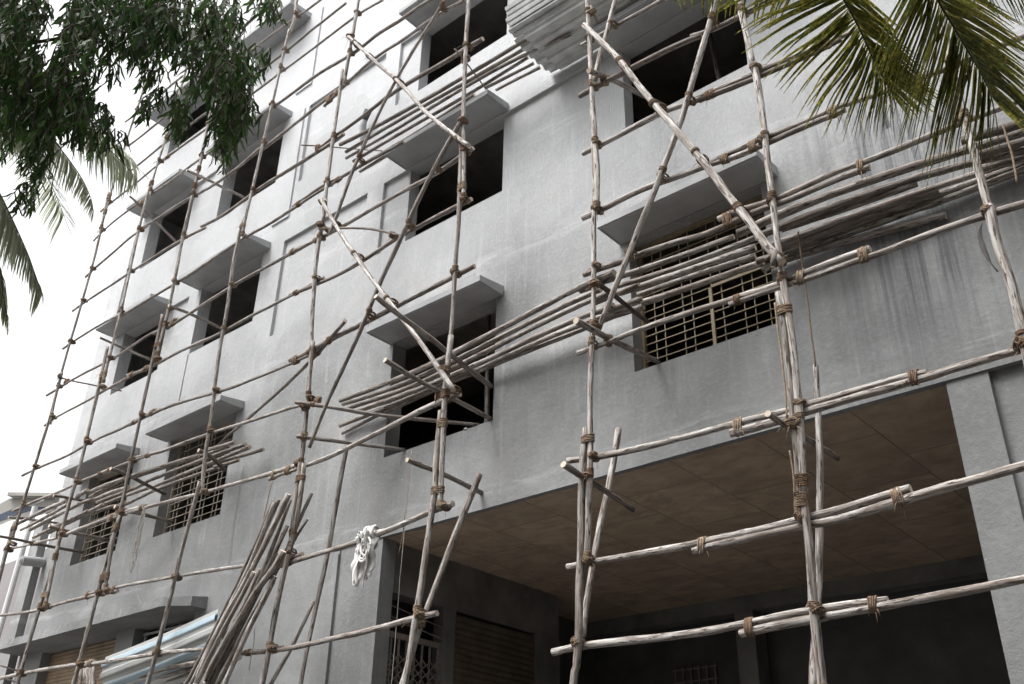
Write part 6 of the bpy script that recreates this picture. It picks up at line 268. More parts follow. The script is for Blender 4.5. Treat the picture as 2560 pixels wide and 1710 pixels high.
PALMS = [{'base': (0.8720000000000001,-4.098,0.0),'crown': (-0.22799999999999998,-3.6980000000000004,6.47),'label': 'palm tree whose yellowing green fronds hang in at the upper right','fronds': [{'r': [(-1.138,-3.761,5.92),(-1.145,-3.684,5.806),(-1.148,-3.617,5.712),(-1.138,-3.553,5.637),(-1.131,-3.482,5.549),(-1.127,-3.406,5.448),(-1.121,-3.344,5.373),(-1.107,-3.275,5.295)],'l': [(0.0,(-0.483,-0.385,-0.262)),(0.18,(-0.44,-0.336,-0.277)),(0.33,(-0.402,-0.251,-0.349)),(0.48,(-0.352,-0.145,-0.433)),(0.62,(-0.292,-0.072,-0.46)),(0.76,(-0.196,0.005,-0.45)),(0.9,(-0.108,0.024,-0.371)),(1,(0.004,0.047,-0.266))],'g': [(0.15,(0.118,0.421,-0.12)),(0.4,(0.143,0.464,-0.15)),(0.6,(0.175,0.499,-0.159)),(0.8,(0.132,0.413,-0.093)),(1,(0.009,0.279,-0.058))],'n': 84,'w': 0.0165,'y': 0.95},{'r': [(-0.727,-3.678,5.679),(-0.729,-3.588,5.555),(-0.729,-3.523,5.466),(-0.713,-3.445,5.377),(-0.702,-3.383,5.306),(-0.69,-3.321,5.235),(-0.678,-3.249,5.153),(-0.673,-3.184,5.07)],'l': [(0.0,(-0.365,-0.053,-0.574)),(0.2,(-0.358,0.01,-0.654)),(0.35,(-0.313,0.049,-0.651)),(0.5,(-0.292,0.053,-0.63)),(0.65,(-0.257,0.061,-0.599)),(0.8,(-0.196,0.074,-0.543)),(0.92,(-0.126,0.065,-0.448)),(1,(-0.026,0.083,-0.351))],'g': [(0.1,(0.23,0.489,-0.079)),(0.3,(0.234,0.531,-0.131)),(0.5,(0.198,0.512,-0.148)),(0.7,(0.144,0.471,-0.159)),(0.9,(0.11,0.405,-0.107)),(1,(0.056,0.333,-0.075))],'n': 84,'w': 0.0165,'y': 0.7},{'r': [(-0.691,-3.434,5.804),(-0.58,-3.288,5.739),(-0.465,-3.148,5.686),(-0.36,-2.995,5.602)],'l': [(0.0,(0.052,0.095,-0.275)),(0.5,(0.055,0.083,-0.255)),(1,(-0.033,0.028,-0.285))],'g': [(0.0,(0.127,0.228,0.153)),(1,(0.117,0.206,0.172))],'n': 26,'w': 0.021,'y': 0.2},{'r': [(-2.022,-3.933,6.13),(-1.855,-3.824,6.183),(-1.665,-3.681,6.215),(-1.461,-3.53,6.254),(-1.273,-3.408,6.314)],'l': [(0,(0.048,0.008,-0.16)),(0.35,(-0.061,-0.001,-0.279)),(0.55,(-0.084,0.031,-0.352)),(0.7,(-0.137,-0.001,-0.37)),(1,(-0.228,-0.109,-0.333))],'g': [],'n': 26,'w': 0.018,'y': 1.0}],'grey': False,'extra': 6,'arc': (-2.6,0.9),'seed': 3},{'base': (-13.831,-5.510999999999999,0.0),'crown': (-13.231,-4.911,11.214),'label': 'grey-green coconut palm behind the leafy tree at the far left','fronds': [{'r': [(-13.02,-4.111,10.377),(-12.953,-3.809,10.046),(-12.935,-3.639,9.836),(-12.919,-3.433,9.573),(-12.91,-3.219,9.293),(-12.919,-3.047,9.047),(-12.924,-2.897,8.836)],'l': [(0.1,(-0.304,0.198,-0.739)),(0.35,(-0.292,0.182,-0.702)),(0.6,(-0.203,0.104,-0.489)),(0.78,(-0.085,0.115,-0.363)),(0.9,(-0.201,0.13,-0.523)),(1,(-0.086,0.036,-0.256))],'g': [(0.1,(-0.169,0.294,-0.5)),(0.5,(-0.313,0.184,-0.523)),(0.75,(-0.154,0.18,-0.327)),(0.92,(-0.056,0.189,-0.22)),(1,(-0.112,0.115,-0.187))],'n': 80,'w': 0.026,'y': 0.35},{'r': [(-12.213,-3.762,10.87),(-12.106,-3.477,10.61),(-12.042,-3.267,10.401),(-12.002,-3.091,10.209),(-11.999,-2.934,9.999),(-12.031,-2.846,9.84)],'l': [(0.0,(-0.273,0.059,-0.512)),(0.3,(-0.173,0.125,-0.483)),(0.6,(-0.136,0.015,-0.289)),(0.85,(-0.082,-0.022,-0.173)),(1,(-0.034,0.045,-0.206))],'g': [(0.0,(-0.099,0.275,-0.39)),(0.4,(-0.208,0.156,-0.36)),(0.8,(-0.182,0.012,-0.132)),(1,(-0.115,0.09,-0.157))],'n': 52,'w': 0.022,'y': 0.6},{'r': [(-12.229,-3.474,11.288),(-12.059,-3.221,11.147),(-11.965,-3.008,10.969),(-11.88,-2.815,10.809),(-11.804,-2.644,10.667),(-11.748,-2.483,10.515)],'l': [(0.0,(-0.114,0.247,-0.577)),(0.3,(-0.155,0.263,-0.649)),(0.6,(-0.122,0.252,-0.593)),(0.8,(-0.156,0.13,-0.467)),(1,(-0.072,0.024,-0.223))],'g': [(0.0,(-0.086,0.335,-0.457)),(0.4,(-0.224,0.309,-0.587)),(0.7,(0.025,0.299,-0.274)),(1,(-0.105,0.048,-0.089))],'n': 34,'w': 0.024,'y': 0.15},{'r': [(-13.323,-3.64,9.37),(-13.271,-3.415,9.126),(-13.338,-3.267,8.844),(-13.392,-3.12,8.579),(-13.451,-3.004,8.35)],'l': [(0.2,(-0.209,0.175,-0.593)),(1,(0.011,0.003,-0.095))],'g': [(0.2,(-0.152,0.273,-0.451)),(1,(-0.07,0.049,-0.047))],'n': 40,'w': 0.034,'y': 0.5},{'r': [(-12.999,-4.345,11.343),(-12.871,-4.077,11.131),(-12.709,-3.884,11.063),(-12.494,-3.659,11.015)],'l': [(0.0,(-0.079,0.274,-0.573)),(0.5,(-0.026,0.24,-0.463)),(1,(-0.096,0.128,-0.394))],'g': [(0.0,(-0.202,0.271,-0.509)),(1,(-0.256,0.08,-0.314))],'n': 34,'w': 0.034,'y': 0.7}],'grey': True,'extra': 5,'arc': (1.2,4.4),'seed': 5}]
TREE = {'base': (-6.731,-7.341,0.0),'top': (-6.631,-7.341,7.402),'clusters': [((-4.662,-6.373,5.799),(0.125,0.108,0.003),(0.04,-0.049,0.115),79),((-4.663,-6.31,5.519),(0.115,0.099,0.003),(0.05,-0.062,0.145),95),((-4.819,-6.13,5.512),(0.153,0.132,0.004),(0.046,-0.058,0.134),108),((-4.663,-6.08,5.28),(0.165,0.143,0.004),(0.031,-0.038,0.089),83),((-4.348,-6.145,5.619),(0.074,0.063,0.002),(0.056,-0.069,0.161),62),((-4.648,-6.022,5.578),(0.102,0.088,0.002),(0.046,-0.058,0.134),73),((-4.962,-5.815,5.668),(0.064,0.055,0.002),(0.034,-0.042,0.098),31),((-4.551,-5.905,6.114),(0.197,0.17,0.005),(0.04,-0.049,0.115),118),((-4.519,-5.796,5.952),(0.107,0.092,0.003),(0.024,-0.03,0.07),25),((-4.003,-5.814,5.808),(0.183,0.158,0.004),(0.034,-0.042,0.098),109),((-4.234,-5.696,5.826),(0.147,0.127,0.004),(0.027,-0.033,0.077),48),((-3.836,-5.62,5.823),(0.076,0.065,0.002),(0.034,-0.042,0.099),34),((-3.863,-5.6,5.613),(0.108,0.093,0.003),(0.034,-0.042,0.098),59),((-3.833,-5.509,5.427),(0.107,0.092,0.003),(0.034,-0.042,0.097),78),((-3.921,-5.404,5.337),(0.08,0.069,0.002),(0.034,-0.042,0.098),63),((-4.373,-5.193,5.541),(0.064,0.055,0.002),(0.025,-0.031,0.072),23),((-4.482,-5.418,5.574),(0.032,0.028,0.001),(0.026,-0.032,0.074),16),((-4.407,-5.475,5.709),(0.05,0.043,0.001),(0.018,-0.023,0.053),9),((-4.522,-5.594,5.724),(0.036,0.031,0.001),(0.021,-0.026,0.062),8),((-4.243,-5.732,5.367),(0.017,0.014,0.0),(0.009,-0.011,0.026),4),((-4.544,-5.854,5.34),(0.084,0.073,0.002),(0.016,-0.02,0.046),13),((-4.681,-5.697,5.421),(0.06,0.051,0.001),(0.017,-0.021,0.048),8),((-4.849,-5.782,5.488),(0.046,0.04,0.001),(0.021,-0.025,0.059),7),((-5.161,-5.895,5.446),(0.072,0.062,0.002),(0.026,-0.032,0.074),25),((-5.238,-5.852,5.332),(0.047,0.041,0.001),(0.018,-0.023,0.053),11),((-4.831,-6.011,4.885),(0.02,0.017,0.0),(0.007,-0.008,0.019),5),((-5.138,-5.874,5.084),(0.014,0.012,0.0),(0.007,-0.009,0.021),4),((-3.815,-5.402,6.125),(0.071,0.061,0.002),(0.013,-0.016,0.038),11),((-3.703,-5.397,6.011),(0.031,0.027,0.001),(0.012,-0.015,0.034),5),((-3.69,-5.433,5.6),(0.036,0.031,0.001),(0.012,-0.015,0.036),4),((-3.888,-5.375,5.712),(0.038,0.033,0.001),(0.026,-0.033,0.076),7),((-4.271,-5.96,5.493),(0.046,0.04,0.001),(0.011,-0.014,0.032),5),((-4.593,-5.631,5.884),(0.064,0.055,0.002),(0.012,-0.015,0.036),8),((-5.372,-6.046,5.415),(0.014,0.012,0.0),(0.015,-0.019,0.044),4),((-4.479,-6.054,6.036),(0.104,0.09,0.003),(0.012,-0.015,0.034),14),((-4.926,-6.19,5.326),(0.051,0.044,0.001),(0.023,-0.028,0.066),14),((-5.15,-6.321,6.117),(0.073,0.063,0.002),(0.037,-0.046,0.107),38),((-5.328,-6.922,6.027),(0.479,0.414,0.012),(0.171,-0.212,0.495),260),((-5.653,-6.698,5.332),(0.342,0.295,0.008),(0.103,-0.127,0.297),120),((-4.328,-6.362,6.464),(0.719,0.621,0.018),(0.11,-0.136,0.317),260),((-4.883,-7.114,6.823),(0.685,0.591,0.017),(0.137,-0.17,0.396),200)],'limbs': [[(-6.681,-7.341,4.426),(-5.879,-6.945,5.436),(-5.076,-6.549,5.746),(-4.674,-6.351,5.826)],[(-6.681,-7.341,4.518),(-5.915,-6.822,5.528),(-5.149,-6.303,5.838),(-4.766,-6.044,5.918)],[(-6.681,-7.341,4.139),(-5.966,-6.816,5.149),(-5.251,-6.292,5.459),(-4.893,-6.029,5.539)],[(-6.681,-7.341,5.201),(-5.814,-6.872,6.211),(-4.947,-6.403,6.521),(-4.513,-6.169,6.601)],[(-6.681,-7.341,5.483),(-6.072,-7.121,6.493),(-5.463,-6.901,6.803),(-5.158,-6.792,6.883)]]}
# ---------------- the building (Z values relative to eye level, +CZ)
bld = empty('building', (-8, .1, 0))
tag(bld, 'unfinished grey cement-plastered building of several storeys behind the pole scaffolding', 'building')
bld_inv = Vector((8, -.1, 0))
def part(name, mb, mats, parent=None, smooth=False):
    o = mb.build(name, mats, parent or bld, smooth)
    if (parent or bld) is bld: o.location = bld_inv
    return o
WIN = []     # (x0,x1,z0,z1)
for zs, zt in ((4.59,6.19),(7.78,9.08),(10.53,11.9)):
    WIN += [(-16.42,-14.95,zs,zt),(-13.86,-12.1,zs,zt),(-8.67,-6.87,zs,zt)]
WIN += [(-4.95,-3.36,4.58,6.17),(-4.95,-3.33,7.76,9.03),(-4.95,-3.33,10.5,11.9),(-.6,1.2,4.58,6.17),(-.6,1.2,7.76,9.03)]
WIN += [(-16.42,-14.95,13.4,14.6),(-8.67,-6.87,13.4,14.6)]
OPN = [(-8.57,-2.04,-CZ,3.57),(-16.65,-14.33,-CZ,3.21),(-13.84,-12.3,1.0,3.22)]
REC = [(-11.55,-9.55,7.3,9.07,.05),(-9.19,-8.67,7.8,9.07,.05),(-14.95,-14.25,7.8,9.07,.05),(-12.1,-11.99,7.8,9.07,.0),(-6.87,-4.95,7.78,9.07,.045),
       (-11.42,-9.46,10.2,11.87,.05),(-9.12,-8.67,10.53,11.85,.05),(-14.95,-14.2,10.53,11.87,.05),(-6.87,-4.95,10.53,11.87,.045),
       (-11.97,-11.52,9.54,11.86,-.028),(-11.9,-11.45,12.4,14.3,-.028),(-17.44,-16.9,9.54,11.86,-.03),
       (-2.04,-1.72,-CZ,3.57,.02),(-1.72,4.0,-CZ,3.57,.07),(-13.9,-13.865,6.86,7.78,.02),(-2.08,.0-.6,6.17,11.0,.05),(-9.55,-9.32,-CZ,3.5,-.02),(-9.32,-8.57,-CZ,3.57,.015)]
XR, XL, ZB, ZT = 4.0, -17.44, -CZ, 15.2
def depth(x, z):
    for a, b_, c, d in WIN+OPN:
        if a < x < b_ and c < z < d: return None
    y = 0
    for a, b_, c, d, e in REC:
        if a < x < b_ and c < z < d: y = e
    return y
xs = sorted(set([XL,XR]+[v for q in WIN+OPN for v in q[:2]]+[v for q in REC for v in q[:2]]))
zs = sorted(set([ZB,ZT]+[v for q in WIN+OPN for v in q[2:4]]+[v for q in REC for v in q[2:4]]))
TH = .23
mb = MB(); cell = {}
for i in range(len(xs)-1):
    for j in range(len(zs)-1): cell[i,j] = depth((xs[i]+xs[i+1])/2, (zs[j]+zs[j+1])/2)
for (i,j), y in cell.items():
    x0,x1,z0,z1 = xs[i],xs[i+1],zs[j]+CZ,zs[j+1]+CZ
    if y is None: continue
    mb.add([(x0,y,z0),(x1,y,z0),(x1,y,z1),(x0,y,z1)], [(0,1,2,3)], 0)
    mb.add([(x0,TH,z0),(x1,TH,z0),(x1,TH,z1),(x0,TH,z1)], [(3,2,1,0)], 1)
    for di,dj,e in ((1,0,((x1,z0),(x1,z1))),(-1,0,((x0,z1),(x0,z0))),(0,1,((x1,z1),(x0,z1))),(0,-1,((x0,z0),(x1,z0)))):
        k = (i+di,j+dj); yn = cell[k] if k in cell else TH
        if yn is None: yn = TH
        if yn > y+1e-6:
            (ax,az),(bx,bz) = e
            mb.add([(ax,y,az),(bx,y,bz),(bx,yn,bz),(ax,yn,az)], [(3,2,1,0)], 0)
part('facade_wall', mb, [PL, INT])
def wallbox(name, b_, m, mats=None):
    q = MB(); q.box(b_[0],b_[1],b_[2],b_[3],b_[4]+CZ,b_[5]+CZ); return part(name, q, m)
DP = 6.0
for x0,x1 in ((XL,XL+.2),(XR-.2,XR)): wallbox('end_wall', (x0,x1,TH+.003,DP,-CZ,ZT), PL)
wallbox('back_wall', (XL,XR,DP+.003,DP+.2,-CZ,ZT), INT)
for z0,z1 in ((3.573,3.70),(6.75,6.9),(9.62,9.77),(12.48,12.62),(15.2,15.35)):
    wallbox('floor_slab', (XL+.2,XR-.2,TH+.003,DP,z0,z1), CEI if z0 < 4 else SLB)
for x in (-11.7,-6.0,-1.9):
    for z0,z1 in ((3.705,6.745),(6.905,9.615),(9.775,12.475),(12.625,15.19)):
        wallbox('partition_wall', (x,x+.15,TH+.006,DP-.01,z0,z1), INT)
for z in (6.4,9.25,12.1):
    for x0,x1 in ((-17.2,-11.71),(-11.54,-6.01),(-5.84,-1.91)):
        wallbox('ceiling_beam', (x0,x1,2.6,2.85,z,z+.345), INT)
# beams on the facade, stepped roof parapet
wallbox('parapet', (XL-.02,XR,-.06,TH,15.203,16.0), PL)
def shade(x0, x1, z, proj=.42, th=.085, name='window_sunshade'):
    q = MB(); z += CZ; z += .002
    # wedge slab: slightly thicker at the wall, tiny drip lip on the front edge
    a = [(x0,0.0,z),(x1,0.0,z),(x1,-proj,z),(x0,-proj,z)]
    b_ = [(x0,0.0,z+th+.05),(x1,0.0,z+th+.05),(x1,-proj,z+th),(x0,-proj,z+th)]
    a = [(p[0],p[1]-.002 if p[1] == 0 else p[1],p[2]) for p in a]; b_ = [(p[0],p[1]-.002 if p[1] == 0 else p[1],p[2]) for p in b_]
    q.add(a+b_, [(0,1,2,3),(7,6,5,4),(3,2,6,7),(0,3,7,4),(2,1,5,6),(1,0,4,5)], 0)
    q.box(x0+.012,x1-.012,-proj+.012,-proj+.032,z-.012,z-.001)
    q.box(x0+.012,x0+.03,-proj+.035,-.03,z-.012,z-.001); q.box(x1-.03,x1-.012,-proj+.035,-.03,z-.012,z-.001)
    o = part(name, q, SOF)
    bv = o.modifiers.new('edge', 'BEVEL'); bv.width = .008; bv.segments = 1; bv.limit_method = 'ANGLE'
    return o
for z in (6.19,9.08,11.9):
    shade(-16.75,-14.85,z); shade(-13.97,-11.93,z); shade(-8.74,-6.76,z)
shade(-5.07,-3.17,6.17); shade(-5.07,-3.1,9.03); shade(-5.07,-3.1,11.9); shade(-.7,1.3,6.17)
shade(-13.5,-11.8,14.24,.5); shade(-16.75,-14.85,14.3,.5); shade(-8.74,-6.76,14.4,.5)
# rough cement canopy over the shop, with ragged edges
q = MB(); zc = 3.24+CZ; n_ = 60; rr = random.Random(3)
X0c, X1c = -17.45, -12.05
top, bot = [], []
for i in range(n_+1):
    t = i/n_; x = X0c+(X1c-X0c)*t
    pj = .46 if .03 < t < .93 else (.40 if t <= .03 else .46-(t-.93)/.07*.22)
    jz = (noise.noise(Vector((x*6, 3, 1)))*.018+noise.noise(Vector((x*22, 1, 5)))*.010)
    top.append((x, -pj+noise.noise(Vector((x*9,0,0)))*.012, zc+.125+jz)); bot.append((x, -pj+noise.noise(Vector((x*7,4,0)))*.008, zc+noise.noise(Vector((x*5,9,0)))*.006))
vs = bot+top+[(p[0], -.002, zc) for p in bot]+[(p[0], -.002, zc+.16+noise.noise(Vector((p[0]*14,7,0)))*.02) for p in top]
m_ = n_+1; fs = []
for i in range(n_):
    fs += [(i,i+1,m_+i+1,m_+i),(m_+i,m_+i+1,3*m_+i+1,3*m_+i),(i+1,i,2*m_+i,2*m_+i+1)]
fs += [(0,m_,3*m_,2*m_),(n_,2*m_+n_,3*m_+n_,m_+n_)]
q.add(vs, fs); part('shop_canopy', q, PL)
# corner fin at the left end with broken drain stub
q = MB(); fx = -17.62
q.box(-17.83,-17.5,-.14,-.003,-CZ+CZ,5.55+CZ); part('corner_fin', q, PL)
q = MB(); q.tube([(-17.40,-.02,4.82+CZ),(-17.40,-.40,4.77+CZ)], .085, 16); 
q.tube([(-17.40,-.403,4.77+CZ),(-17.40,-.401,4.77+CZ)], .065, 16, 1); 
stub = part('drain_stub', q, [SOF, INT], smooth=False)
q = MB(); q.box(-17.42,-17.16,-.5,-.01,4.92+CZ,4.98+CZ)
# ---- window grilles
GR = simple('primed_grille_steel', (.25,.205,.135), .2, 15, .6)
GRD = simple('dusty_grille_steel', (.34,.30,.25), .2, 15, .7)
def grille(x0, x1, z0, z1, m, nh, xsb, frame=True):
    q = MB(); y = .17; z0 += CZ; z1 += CZ
    for k in range(nh):
        z = z0+.07+(z1-z0-.12)*k/(nh-1); q.box(x0+.04,x1-.04,y-.005,y+.005,z-.0045,z+.0045)
    for x in xsb: q.box(x-.0045,x+.0045,y+.0075,y+.0195,z0+.03,z1-.03)
    o = part('window_grille', q, m); o['label'] = 'beige welded steel bar grille'
    f = MB()
    for a,b_,c,d in ((x0+.004,x0+.04,z0+.004,z1-.004),(x1-.04,x1-.004,z0+.004,z1-.004),(x0+.043,x1-.043,z1-.04,z1-.005),(x0+.043,x1-.043,z0+.005,z0+.03)):
        f.box(a,b_,y-.02,y+.03,c,d)
    f.build('grille_frame', m, o); return o
def pairs(x0, x1, s, g_): 
    out = []; x = x0
    while x < x1: out += [x, x+g_]; x += s
    return [v for v in out if v < x1]
gR = grille(-4.95,-3.36,4.58,6.17,GR,16,pairs(-4.78,-3.5,.34,.11)+[-3.50])
q = MB(); q.box(-4.12,-4.085,.150,.163,4.61+CZ,5.32+CZ); q.box(-4.08,-3.42,.150,.163,5.32+CZ,5.35+CZ); q.build('opening_frame', GR, gR)
grille(-13.86,-12.1,4.59,6.19,GRD,13,pairs(-13.7,-12.2,.36,.10)); grille(-16.42,-14.95,4.59,6.19,GRD,13,pairs(-16.3,-15.0,.36,.10))
# ---- carport interior (ground floor right)
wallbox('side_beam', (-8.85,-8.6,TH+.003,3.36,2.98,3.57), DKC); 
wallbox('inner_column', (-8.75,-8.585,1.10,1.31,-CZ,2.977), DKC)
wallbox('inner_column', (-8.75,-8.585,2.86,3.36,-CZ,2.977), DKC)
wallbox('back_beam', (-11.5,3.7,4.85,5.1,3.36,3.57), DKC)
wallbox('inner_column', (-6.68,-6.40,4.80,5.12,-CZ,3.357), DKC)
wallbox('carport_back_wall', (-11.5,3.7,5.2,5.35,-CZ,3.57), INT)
wallbox('gate_backing_wall', (-9.4,-9.3,TH+.003,5.19,-CZ,3.57), INT)
# ceiling downstand lip along facade beam
wallbox('ceiling_edge', (-8.56,-2.05,.075,TH+.2,3.5665,3.5695), CEI)
SH = simple('brown_shutter_steel', (.12,.095,.07), .3, 4, .5, .4)
SHL = simple('rusty_shutter_steel', (.21,.155,.10), .35, 3, .6, .4)
def shutter(pts_fn, n, name, m):
    q = MB(); pr = []
    for i in range(n*4+1):
        t = i/(n*4); d = [0,.012,.016,.012][i%4]; pr.append((t,d))
    vs = []; fs = []
    for t,d in pr: a, b_ = pts_fn(t,d); vs += [a,b_]
    for i in range(len(pr)-1): fs.append((2*i,2*i+1,2*i+3,2*i+2))
    q.add(vs, fs); return part(name, q, m)
shutter(lambda t,d: ((-8.62+d,1.32,2.94+CZ-3.2*t),(-8.62+d,2.85,2.94+CZ-3.2*t)), 42, 'roller_shutter', SH)
shutter(lambda t,d: ((-16.64,.17-d,3.205+CZ-.66*t),(-14.34,.17-d,3.205+CZ-.66*t)), 11, 'roller_shutter', SHL)
q = MB(); q.box(-16.64,-14.34,.13,.19,2.44+CZ,2.54+CZ); part('shutter_bottom_rail', q, SOF)
wallbox('shop_partition', (-14.6,-14.45,TH+.006,DP-.01,-CZ,3.57), INT)
# small shop window right of the shutter
q = MB()
for x in (-13.78,-13.35,-12.9,-12.4): q.box(x,x+.03,.14,.17,1.1+CZ,3.18+CZ)
for z in (3.13,3.0,2.6,2.0): q.box(-13.83,-12.31,.142,.168,z+CZ,z+.03+CZ)
part('shop_window_frame', q, SOF)
# collapsible lattice gate on the carport side wall
q = MB(); LT = simple('rusted_gate_steel', (.20,.17,.15), .3, 20, .7)
for k in range(8):
    y = .16+k*.125; q.box(-8.62,-8.60,y,y+.02,-CZ+CZ,2.47+CZ)
q.box(-8.63,-8.60,.12,1.09,2.475+CZ,2.54+CZ); q.box(-8.625,-8.595,1.06,1.09,0,2.47+CZ)
z = 2.3
while z > -1.5:
    for k in range(8):
        y = .17+k*.125
        for s_ in (1,-1):
            a = (-8.593-.004*s_, y, z+CZ-.10*(s_ < 0)); b_ = (-8.593-.004*s_, y+.125, z+CZ-.10*(s_ > 0)); q.tube([a,b_], .007, 4)
            a = (a[0],a[1],a[2]-.1); b_ = (b_[0],b_[1],b_[2]-.1)
    z -= .11
part('collapsible_gate', q, LT)
q = MB()
for z0,z1 in ((2.82,2.72),(2.70,2.58),(2.66,2.60)): q.tube([(-8.58,.24,z0+CZ),(-8.58,1.08,z1+CZ)], .006, 5)
part('loose_rebar', q, LT)
q = MB()
for k in range(6): q.box(-7.9+k*.13,-7.88+k*.13,5.14,5.19,1.9+CZ,2.8+CZ); q.box(-7.93,-7.2,5.13,5.135,1.9+.17*k+CZ,1.92+.17*k+CZ)
part('back_window_grille', q, LT)
# rebar stubs left of shop
q = MB()
for z0 in (2.95,2.78): q.tube([(-17.9,-.75,z0+.25+CZ),(-17.6,-.4,z0+.15+CZ),(-17.2,.0,z0+CZ)], .014, 6)
part('starter_bar', q, LT)
# curved pipe stub on the upper wall and a bent hook
q = MB(); x,z = -9.79,10.45
q.tube([(x,.05,z-.42+CZ),(x,-.02,z-.2+CZ),(x,-.05,z+CZ),(x+.03,-.07,z+.1+CZ)], .055, 12); q.tube([(x+.0,-.06,z+.09+CZ),(x+.16,-.1,z+.22+CZ)], .06, 12, 1)
part('pipe_stub', q, [SOF, INT], smooth=True)

# ---------------- unseen house added across the street, to shade the lower right of the facade
shade_house = empty('house', (8,-16,0)); tag(shade_house, 'plain unseen house added across the street to shade the lower facade', 'house')
WH = simple('shade_house_plaster', (.16,.15,.14), .2, .8); q = MB(); q.box(-17,17,-8,4.2,0,13.0); q.build('wall', WH, shade_house)
q = MB(); q.box(-17.3,17.3,-8.3,4.6,13.003,13.2); q.build('roof', WH, shade_house)
for k in range(7):
    for z in (1.2,5.0,8.6):
        q = MB(); q.box(-15+4*k,-13.5+4*k,4.203,4.28,z,z+1.5); q.build('window', INT, shade_house)
# ---------------- neighbour building at the left edge
nb = empty('neighbour_house', (-22,1.5,0)); tag(nb, 'pale pink plastered house just visible past the left end of the grey building', 'house')
PK = simple('pink_wash', (.22,.205,.207), .1, 1.2); q = MB(); q.box(-32,-17.9,.9,8,0,6.3+CZ-.6); o = q.build('wall', PK, nb); o.location = (22,-1.5,0)
TIN = simple('old_roof_sheet', (.33,.32,.29), .3, 2, .6)
q = MB(); P_ = [Vector(p) for p in NROOF]; P_ += [p+Vector((0,0,.07)) for p in P_]
q.add([p-Vector((-22,1.5,0)) for p in P_], [(3,2,1,0),(4,5,6,7),(0,1,5,4),(1,2,6,5),(2,3,7,6),(3,0,4,7)]); o = q.build('roof', TIN, nb)
q = MB(); q.box(-19.05,-18.85,.8,.895,1.0,5.9+CZ-.5); o = q.build('downpipe', LT, nb); o.location = (22,-1.5,0)
q = MB(); q.tube([(-18.35,-.2,-0.0),(-17.9,-.2,5.9+CZ)], .05, 10); pp = q.build('pipe', simple('white_pipe', (.6,.6,.6), .1, 5, .5)); tag(pp, 'slim pale vertical pipe standing in front of the pink house', 'pipe')

# ---------------- poles
LASH = []
def pole(name, pts, r, tone, label, cat='scaffold pole', group=None, wig=.0035, parent=None):
    pts = [Vector(p) for p in pts]
    r *= (1.04 if r < .033 else .86) if name == 'platform_pole' else .88; sd_ = rnd.random()*100; P = catmull(pts, .09); n = 9
    L = [0]
    for a, b_ in zip(P, P[1:]): L.append(L[-1]+(b_-a).length)
    c = sum(P, Vector())/len(P)
    knots = [(rnd.uniform(0, L[-1]), rnd.uniform(.10,.28)*r/.03*.03, rnd.randrange(n)) for _ in range(max(2, int(L[-1]*3.4)))]
    vs = []; gr = []; u = None; tp = rnd.choice((-1,1))*rnd.uniform(.04,.12)
    for i, p in enumerate(P):
        t = (P[min(i+1,len(P)-1)]-P[max(i-1,0)]).normalized()
        if u is None: u = t.orthogonal().normalized()
        u = (u-t*u.dot(t)).normalized(); w_ = t.cross(u); s = L[i]
        wv = Vector((noise.noise(Vector((s*1.3,sd_,0))), noise.noise(Vector((s*1.3,sd_,9)))*.6, noise.noise(Vector((s*1.3,sd_,5)))))*wig
        wv += Vector((noise.noise(Vector((s*5,sd_,2))), 0, noise.noise(Vector((s*5,sd_,7)))))*wig*.45
        ra = r*(1+tp*(s/L[-1]-.5)*2)*(1+.14*noise.noise(Vector((s*3,sd_,3))))
        for k in range(n):
            a = 2*math.pi*k/n
            rk = ra*(1+.08*noise.noise(Vector((math.cos(a)*1.2+sd_, math.sin(a)*1.2, s*1.1))))
            for ks, kh, kk in knots:
                if abs(s-ks) < .07: 
                    dk_ = min((k-kk)%n, (kk-k)%n)
                    if dk_ <= 1: rk += r*.5*math.exp(-((s-ks)/.035)**2)*(1 if dk_ == 0 else .4)*min(1,kh*60)
            vs.append(p+wv+(u*math.cos(a)+w_*math.sin(a))*rk-c); gr.append((math.cos(a), math.sin(a), s))
    m = len(P); fs = [(i*n+k, i*n+(k+1)%n, (i+1)*n+(k+1)%n, (i+1)*n+k) for i in range(m-1) for k in range(n)]
    mi = [0]*len(fs)+[1,1]; fs += [tuple(range(n-1,-1,-1)), tuple((m-1)*n+k for k in range(n))]
    o = obj(name, vs, fs, [WOOD, END], parent, True, mi)
    at = o.data.attributes.new('grain', 'FLOAT_VECTOR', 'POINT'); at.data.foreach_set('vector', [q for g_ in gr for q in g_])
    for f in o.data.polygons[-2:]: f.use_smooth = False
    o.location = c; o.color = (tone, rnd.random(), 0, 1)
    if label: tag(o, label, cat, group)
    return dict(o=o, P=P, r=r, L=L, c=c)
def closest(A, B):
    a = np.array([tuple(p) for p in A['P']]); b_ = np.array([tuple(p) for p in B['P']])
    d = np.linalg.norm(a[:,None]-b_[None], axis=2); i,j = np.unravel_index(d.argmin(), d.shape); return d[i,j], i, j
def tangent(A, i):
    P = A['P']; return (P[min(i+2,len(P)-1)]-P[max(i-2,0)]).normalized()
def ring(mb_, c, ax, a, b_, u, r, wob, open_=False):
    w_ = ax.cross(u).normalized(); n = 14; pts = []; ph = rnd.uniform(0,6.28)
    for k in range(n+1):
        t = 2*math.pi*k/n+ph; jw = 1+rnd.uniform(-wob,wob) if 0 < k < n else 1
        pts.append(c+u*math.cos(t)*a*jw+w_*math.sin(t)*b_*jw+ax*(rnd.uniform(-.004,.004) if 0 < k < n else 0))
    mb_.tube(pts, r, 5, 0, False)
